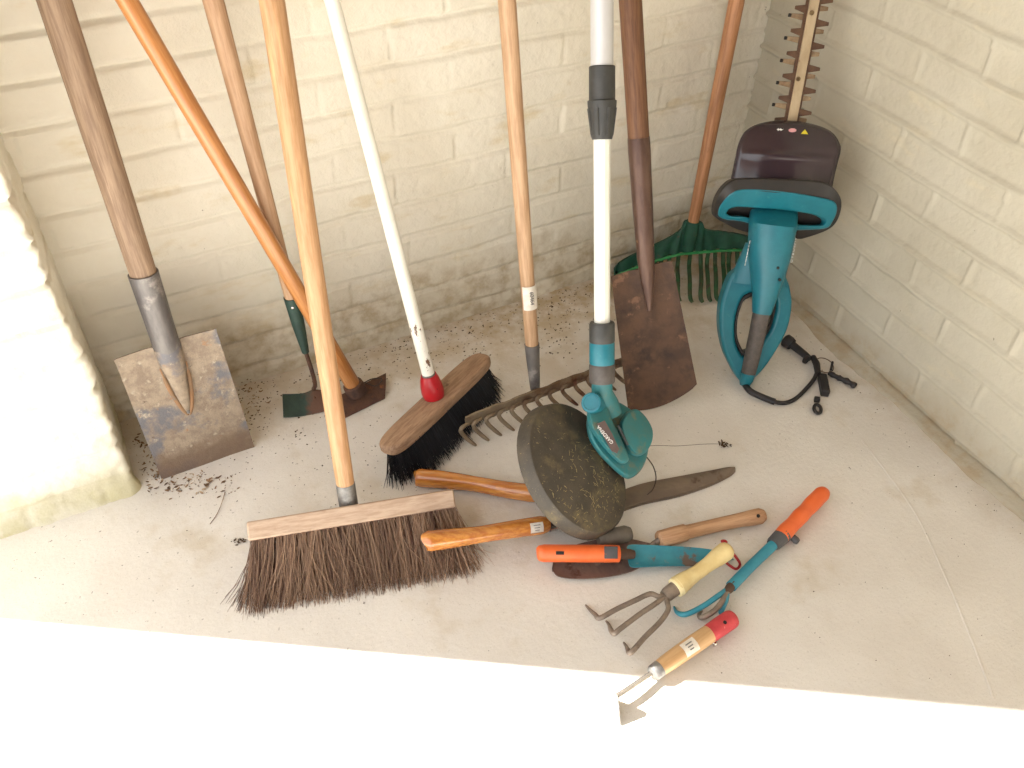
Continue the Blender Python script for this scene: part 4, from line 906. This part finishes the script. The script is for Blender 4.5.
# ------------------------------------------------------------------ 16 hand weeder
t = Tool('hand_weeder', 'small hoe with red tipped tan wooden handle lying half in the sun', 'weeder', tuple(FL(614, 708, .002)), tuple(FL(733, 620, .002)), V((0, 0, 1)))
hp1 = [(655, 671.5, .019), (660, 668, .019), (672, 659.5, .0195), (690, 647, .020), (704, 637.5, .020), (710, 633.5, .020)]
hd = MB().tube(spline([FL(*p) for p in hp1], 3), list(np.interp(np.linspace(0, 5, 16), range(6), [.0110, .0120, .0132, .0140, .0140, .0138])), 22).build('handle', 'weed_wood', t.e, ang=60)
rd = MB().tube(spline([FL(709, 634.2, .020), FL(720, 626.5, .020), (FL(729, 620.5, .020)), FL(734, 617.2, .020)], 3), [.0139, .0142, .0144, .0146, .0146, .0146, .0146, .0142, .0130, .0095], 22).build('handle_end', 'red_paint', t.e, ang=60)
hc = FL(721, 625.3, .020); dn = -ray(721, 624); dn = (dn-t.z*dn.dot(t.z)).normalized(); MB().tube([hc+dn*.0128, hc+dn*.0152], .0030, 10).build('hanging_hole', 'black', rd)
ax1 = (FL(710, 633.5, .020)-FL(672, 659.5, .020)).normalized(); upn = -ray(688, 648); upn = (upn-ax1*upn.dot(ax1)).normalized(); sdq = ax1.cross(upn); tc0 = FL(687, 649, .020); g = []
for i in range(2): g.append([tc0+ax1*(-.0125+.025*i)+(upn*math.cos(q)+sdq*math.sin(q))*.01445 for q in np.linspace(-.75, .75, 9)])
lb = MB().sheet(g, lambda i, j: (g[i][j]-(tc0+ax1*(-.0125+.025*i))).normalized()*.0006).build('paper_label', 'label_white', hd)
for k in range(3):
    q = -.35+.3*k; o_ = tc0+(upn*math.cos(q)+sdq*math.sin(q))*.0152
    MB().box(o_, ax1*(.006-.0012*k), (upn*math.cos(q)+sdq*math.sin(q))*.0002, (sdq*math.cos(q)-upn*math.sin(q))*.0009).build('label_print', 'print_grey', lb)
MB().lathe(FL(713, 642, .012), (FL(718, 646, .01)-FL(711, 640, .012)).normalized(), [(.003, -.004), (.003, .003), (.0046, .0045), (.003, .0065)], 12).build('hook', 'chrome', hd)
MB().tube([FL(651.5, 674.5, .018), FL(653.5, 673, .018), FL(660, 668.2, .019)], [.0085, .0118, .0124], 18).build('ferrule', 'galv', t.e, ang=60)
MB().tube(spline([FL(655, 671.5, .018), FL(645, 678, .019), FL(635, 684.8, .021), FL(625, 691.4, .022), FL(616, 697, .022)], 5), [.0046]*21, 12).build('shaft', 'chrome', t.e)
q0, q1 = FL(611, 696.5, .022), FL(618, 724, .003); w0 = FL(618, 693, .026)
bx = (FL(620, 724, 0)-FL(611, 700, 0)).normalized(); bc = FL(615.5, 711, 0)
pl = [bc-bx*.010+V((0, 0, .030)), bc-bx*.002+V((0, 0, .042)), bc+bx*.004+V((0, 0, .038)), bc+bx*.023+V((0, 0, .002)), bc-bx*.021+V((0, 0, .002))]
pn = V((bx.y, -bx.x, 0))
MB().prism(pl, pn*.0022).build('blade', 'galv', t.e, bevel=.0005, seg=1)

# ------------------------------------------------------------------ debris
def crumbs(o, p, s):
    n = random.choice((4, 5)); ps = []
    ang = random.uniform(0, 6.28); k = random.uniform(.4, 1)
    for i in range(n):
        q = ang+6.283*i/n; r = s*random.uniform(.6, 1.1); ps.append(V((p.x+math.cos(q)*r, p.y+math.sin(q)*r*k, p.z+.0003)))
    tpv = V((p.x, p.y, p.z+s*random.uniform(.5, 1.1))); vs = ps+[tpv]
    o.add(vs, [(i, (i+1) % n, n) for i in range(n)]+[tuple(range(n-1, -1, -1))])
o = MB()
for q in range(520):                                        # along the foot of the back wall
    x = random.uniform(.02, 1.15); y = YB-.008-abs(random.gauss(0, .075))
    if y < 1.0: continue
    crumbs(o, V((x, y, 0)), random.choice((.0012, .0016, .0022, .003))*random.uniform(.7, 1.1))
cl = [(250, 420), (262, 402), (300, 430), (395, 350), (405, 340), (440, 330), (450, 345), (470, 338), (475, 352), (560, 330), (565, 345), (555, 310), (575, 300), (545, 350), (480, 300)]
for cx, cy in cl:
    for q in range(16): crumbs(o, FL(random.gauss(cx, 9), random.gauss(cy, 7)), random.uniform(.0012, .003))
for q in range(150): crumbs(o, FL(random.uniform(180, 420), random.gauss(460, 40)), random.uniform(.0009, .0021))
for q in range(60): crumbs(o, FL(random.uniform(640, 1000), random.uniform(420, 680)), random.uniform(.0007, .0016))
for q in range(40): 
    p = FL(random.uniform(850, 1000), 0); y = random.uniform(.4, 1.0); crumbs(o, V((xr(y)-.05-abs(random.gauss(0, .03)), y, 0)), random.uniform(.001, .002))
tag(o.build('soil_crumbs', 'soil'), 'dark crumbs of soil scattered along the foot of the white brick walls', 'dirt', kind='stuff')
def flake(o, p, s, lift=.4):
    a = random.uniform(0, 6.28); u = V((math.cos(a), math.sin(a), random.uniform(-.2, lift))); w = V((-math.sin(a), math.cos(a), random.uniform(-.3, .4)))
    b_ = max(0, .001-p.z-s*.3)
    q = [p+u*s*x+w*s*y for x, y in ((-1, 0), (-.3, .42), (.5, .3), (1, 0), (.3, -.4), (-.5, -.35))]
    zz = min(v.z for v in q); q = [v+V((0, 0, max(0, .0006-zz))) for v in q]
    o.prism(q, V((0, 0, .0005)))
o = MB()
for q in range(150): flake(o, FL(random.gauss(190, 26), random.gauss(484, 7)), random.choice((.001, .0015, .002, .003, .0045)))
for q in range(60): flake(o, FL(random.gauss(250, 10), random.gauss(398, 12), .01), random.uniform(.0015, .004))
for q in range(110): flake(o, V((random.uniform(XP+.012, -.02), random.uniform(1.205, 1.36), 0)), random.uniform(.0015, .005))
tag(o.build('leaf_litter', 'litter'), 'dry leaf litter and paint flakes gathered around the left spade blade', 'litter', kind='stuff')
o = MB()
for q in range(26): flake(o, FL(random.gauss(724, 3.6), random.gauss(444, 1.3), random.uniform(0, .007)), random.uniform(.0016, .0042), .8)
tag(o.build('leaf_crumb', 'soil'), 'dark crumpled scrap of leaf alone on the floor right of the shovel', 'leaf')
o = MB()
for q in range(24): flake(o, FL(random.gauss(239, 3.2), random.gauss(541, 1.8), random.uniform(0, .004)), random.uniform(.001, .0035), .7)
tag(o.build('leaf_crumb', 'soil'), 'grey scrap of leaf on the floor at the left end of the wide broom', 'leaf')
o = MB().tube(spline([FL(225, 492, .001), FL(222, 502, .003), FL(217, 514, .002), FL(210, 524, .001)], 5), .0006, 6)
tag(o.build('twig', 'litter'), 'thin dry twig lying on the floor between spade and wide broom', 'twig')

# ------------------------------------------------------------------ light
w = bpy.data.worlds.new('sky'); SC.world = w; w.use_nodes = True
bg = w.node_tree.nodes['Background']; bg.inputs[0].default_value = (.98, .99, 1.0, 1); bg.inputs[1].default_value = 1.0
sd = bpy.data.lights.new('sun', 'SUN'); sd.energy = 14; sd.angle = math.radians(.6); sd.color = (1, .97, .92)
so = bpy.data.objects.new('sun', sd); COL.objects.link(so)
el = math.radians(42); dr = V((1.28, -.84, 0)).normalized(); dr = dr*math.cos(el)-V((0, 0, math.sin(el)))
so.rotation_euler = dr.to_track_quat('-Z', 'Y').to_euler()
SC.view_settings.view_transform = 'Standard'; SC.view_settings.look = 'None'; SC.view_settings.gamma = 1; SC.view_settings.use_curve_mapping = False
SC.view_settings.exposure = 1.45
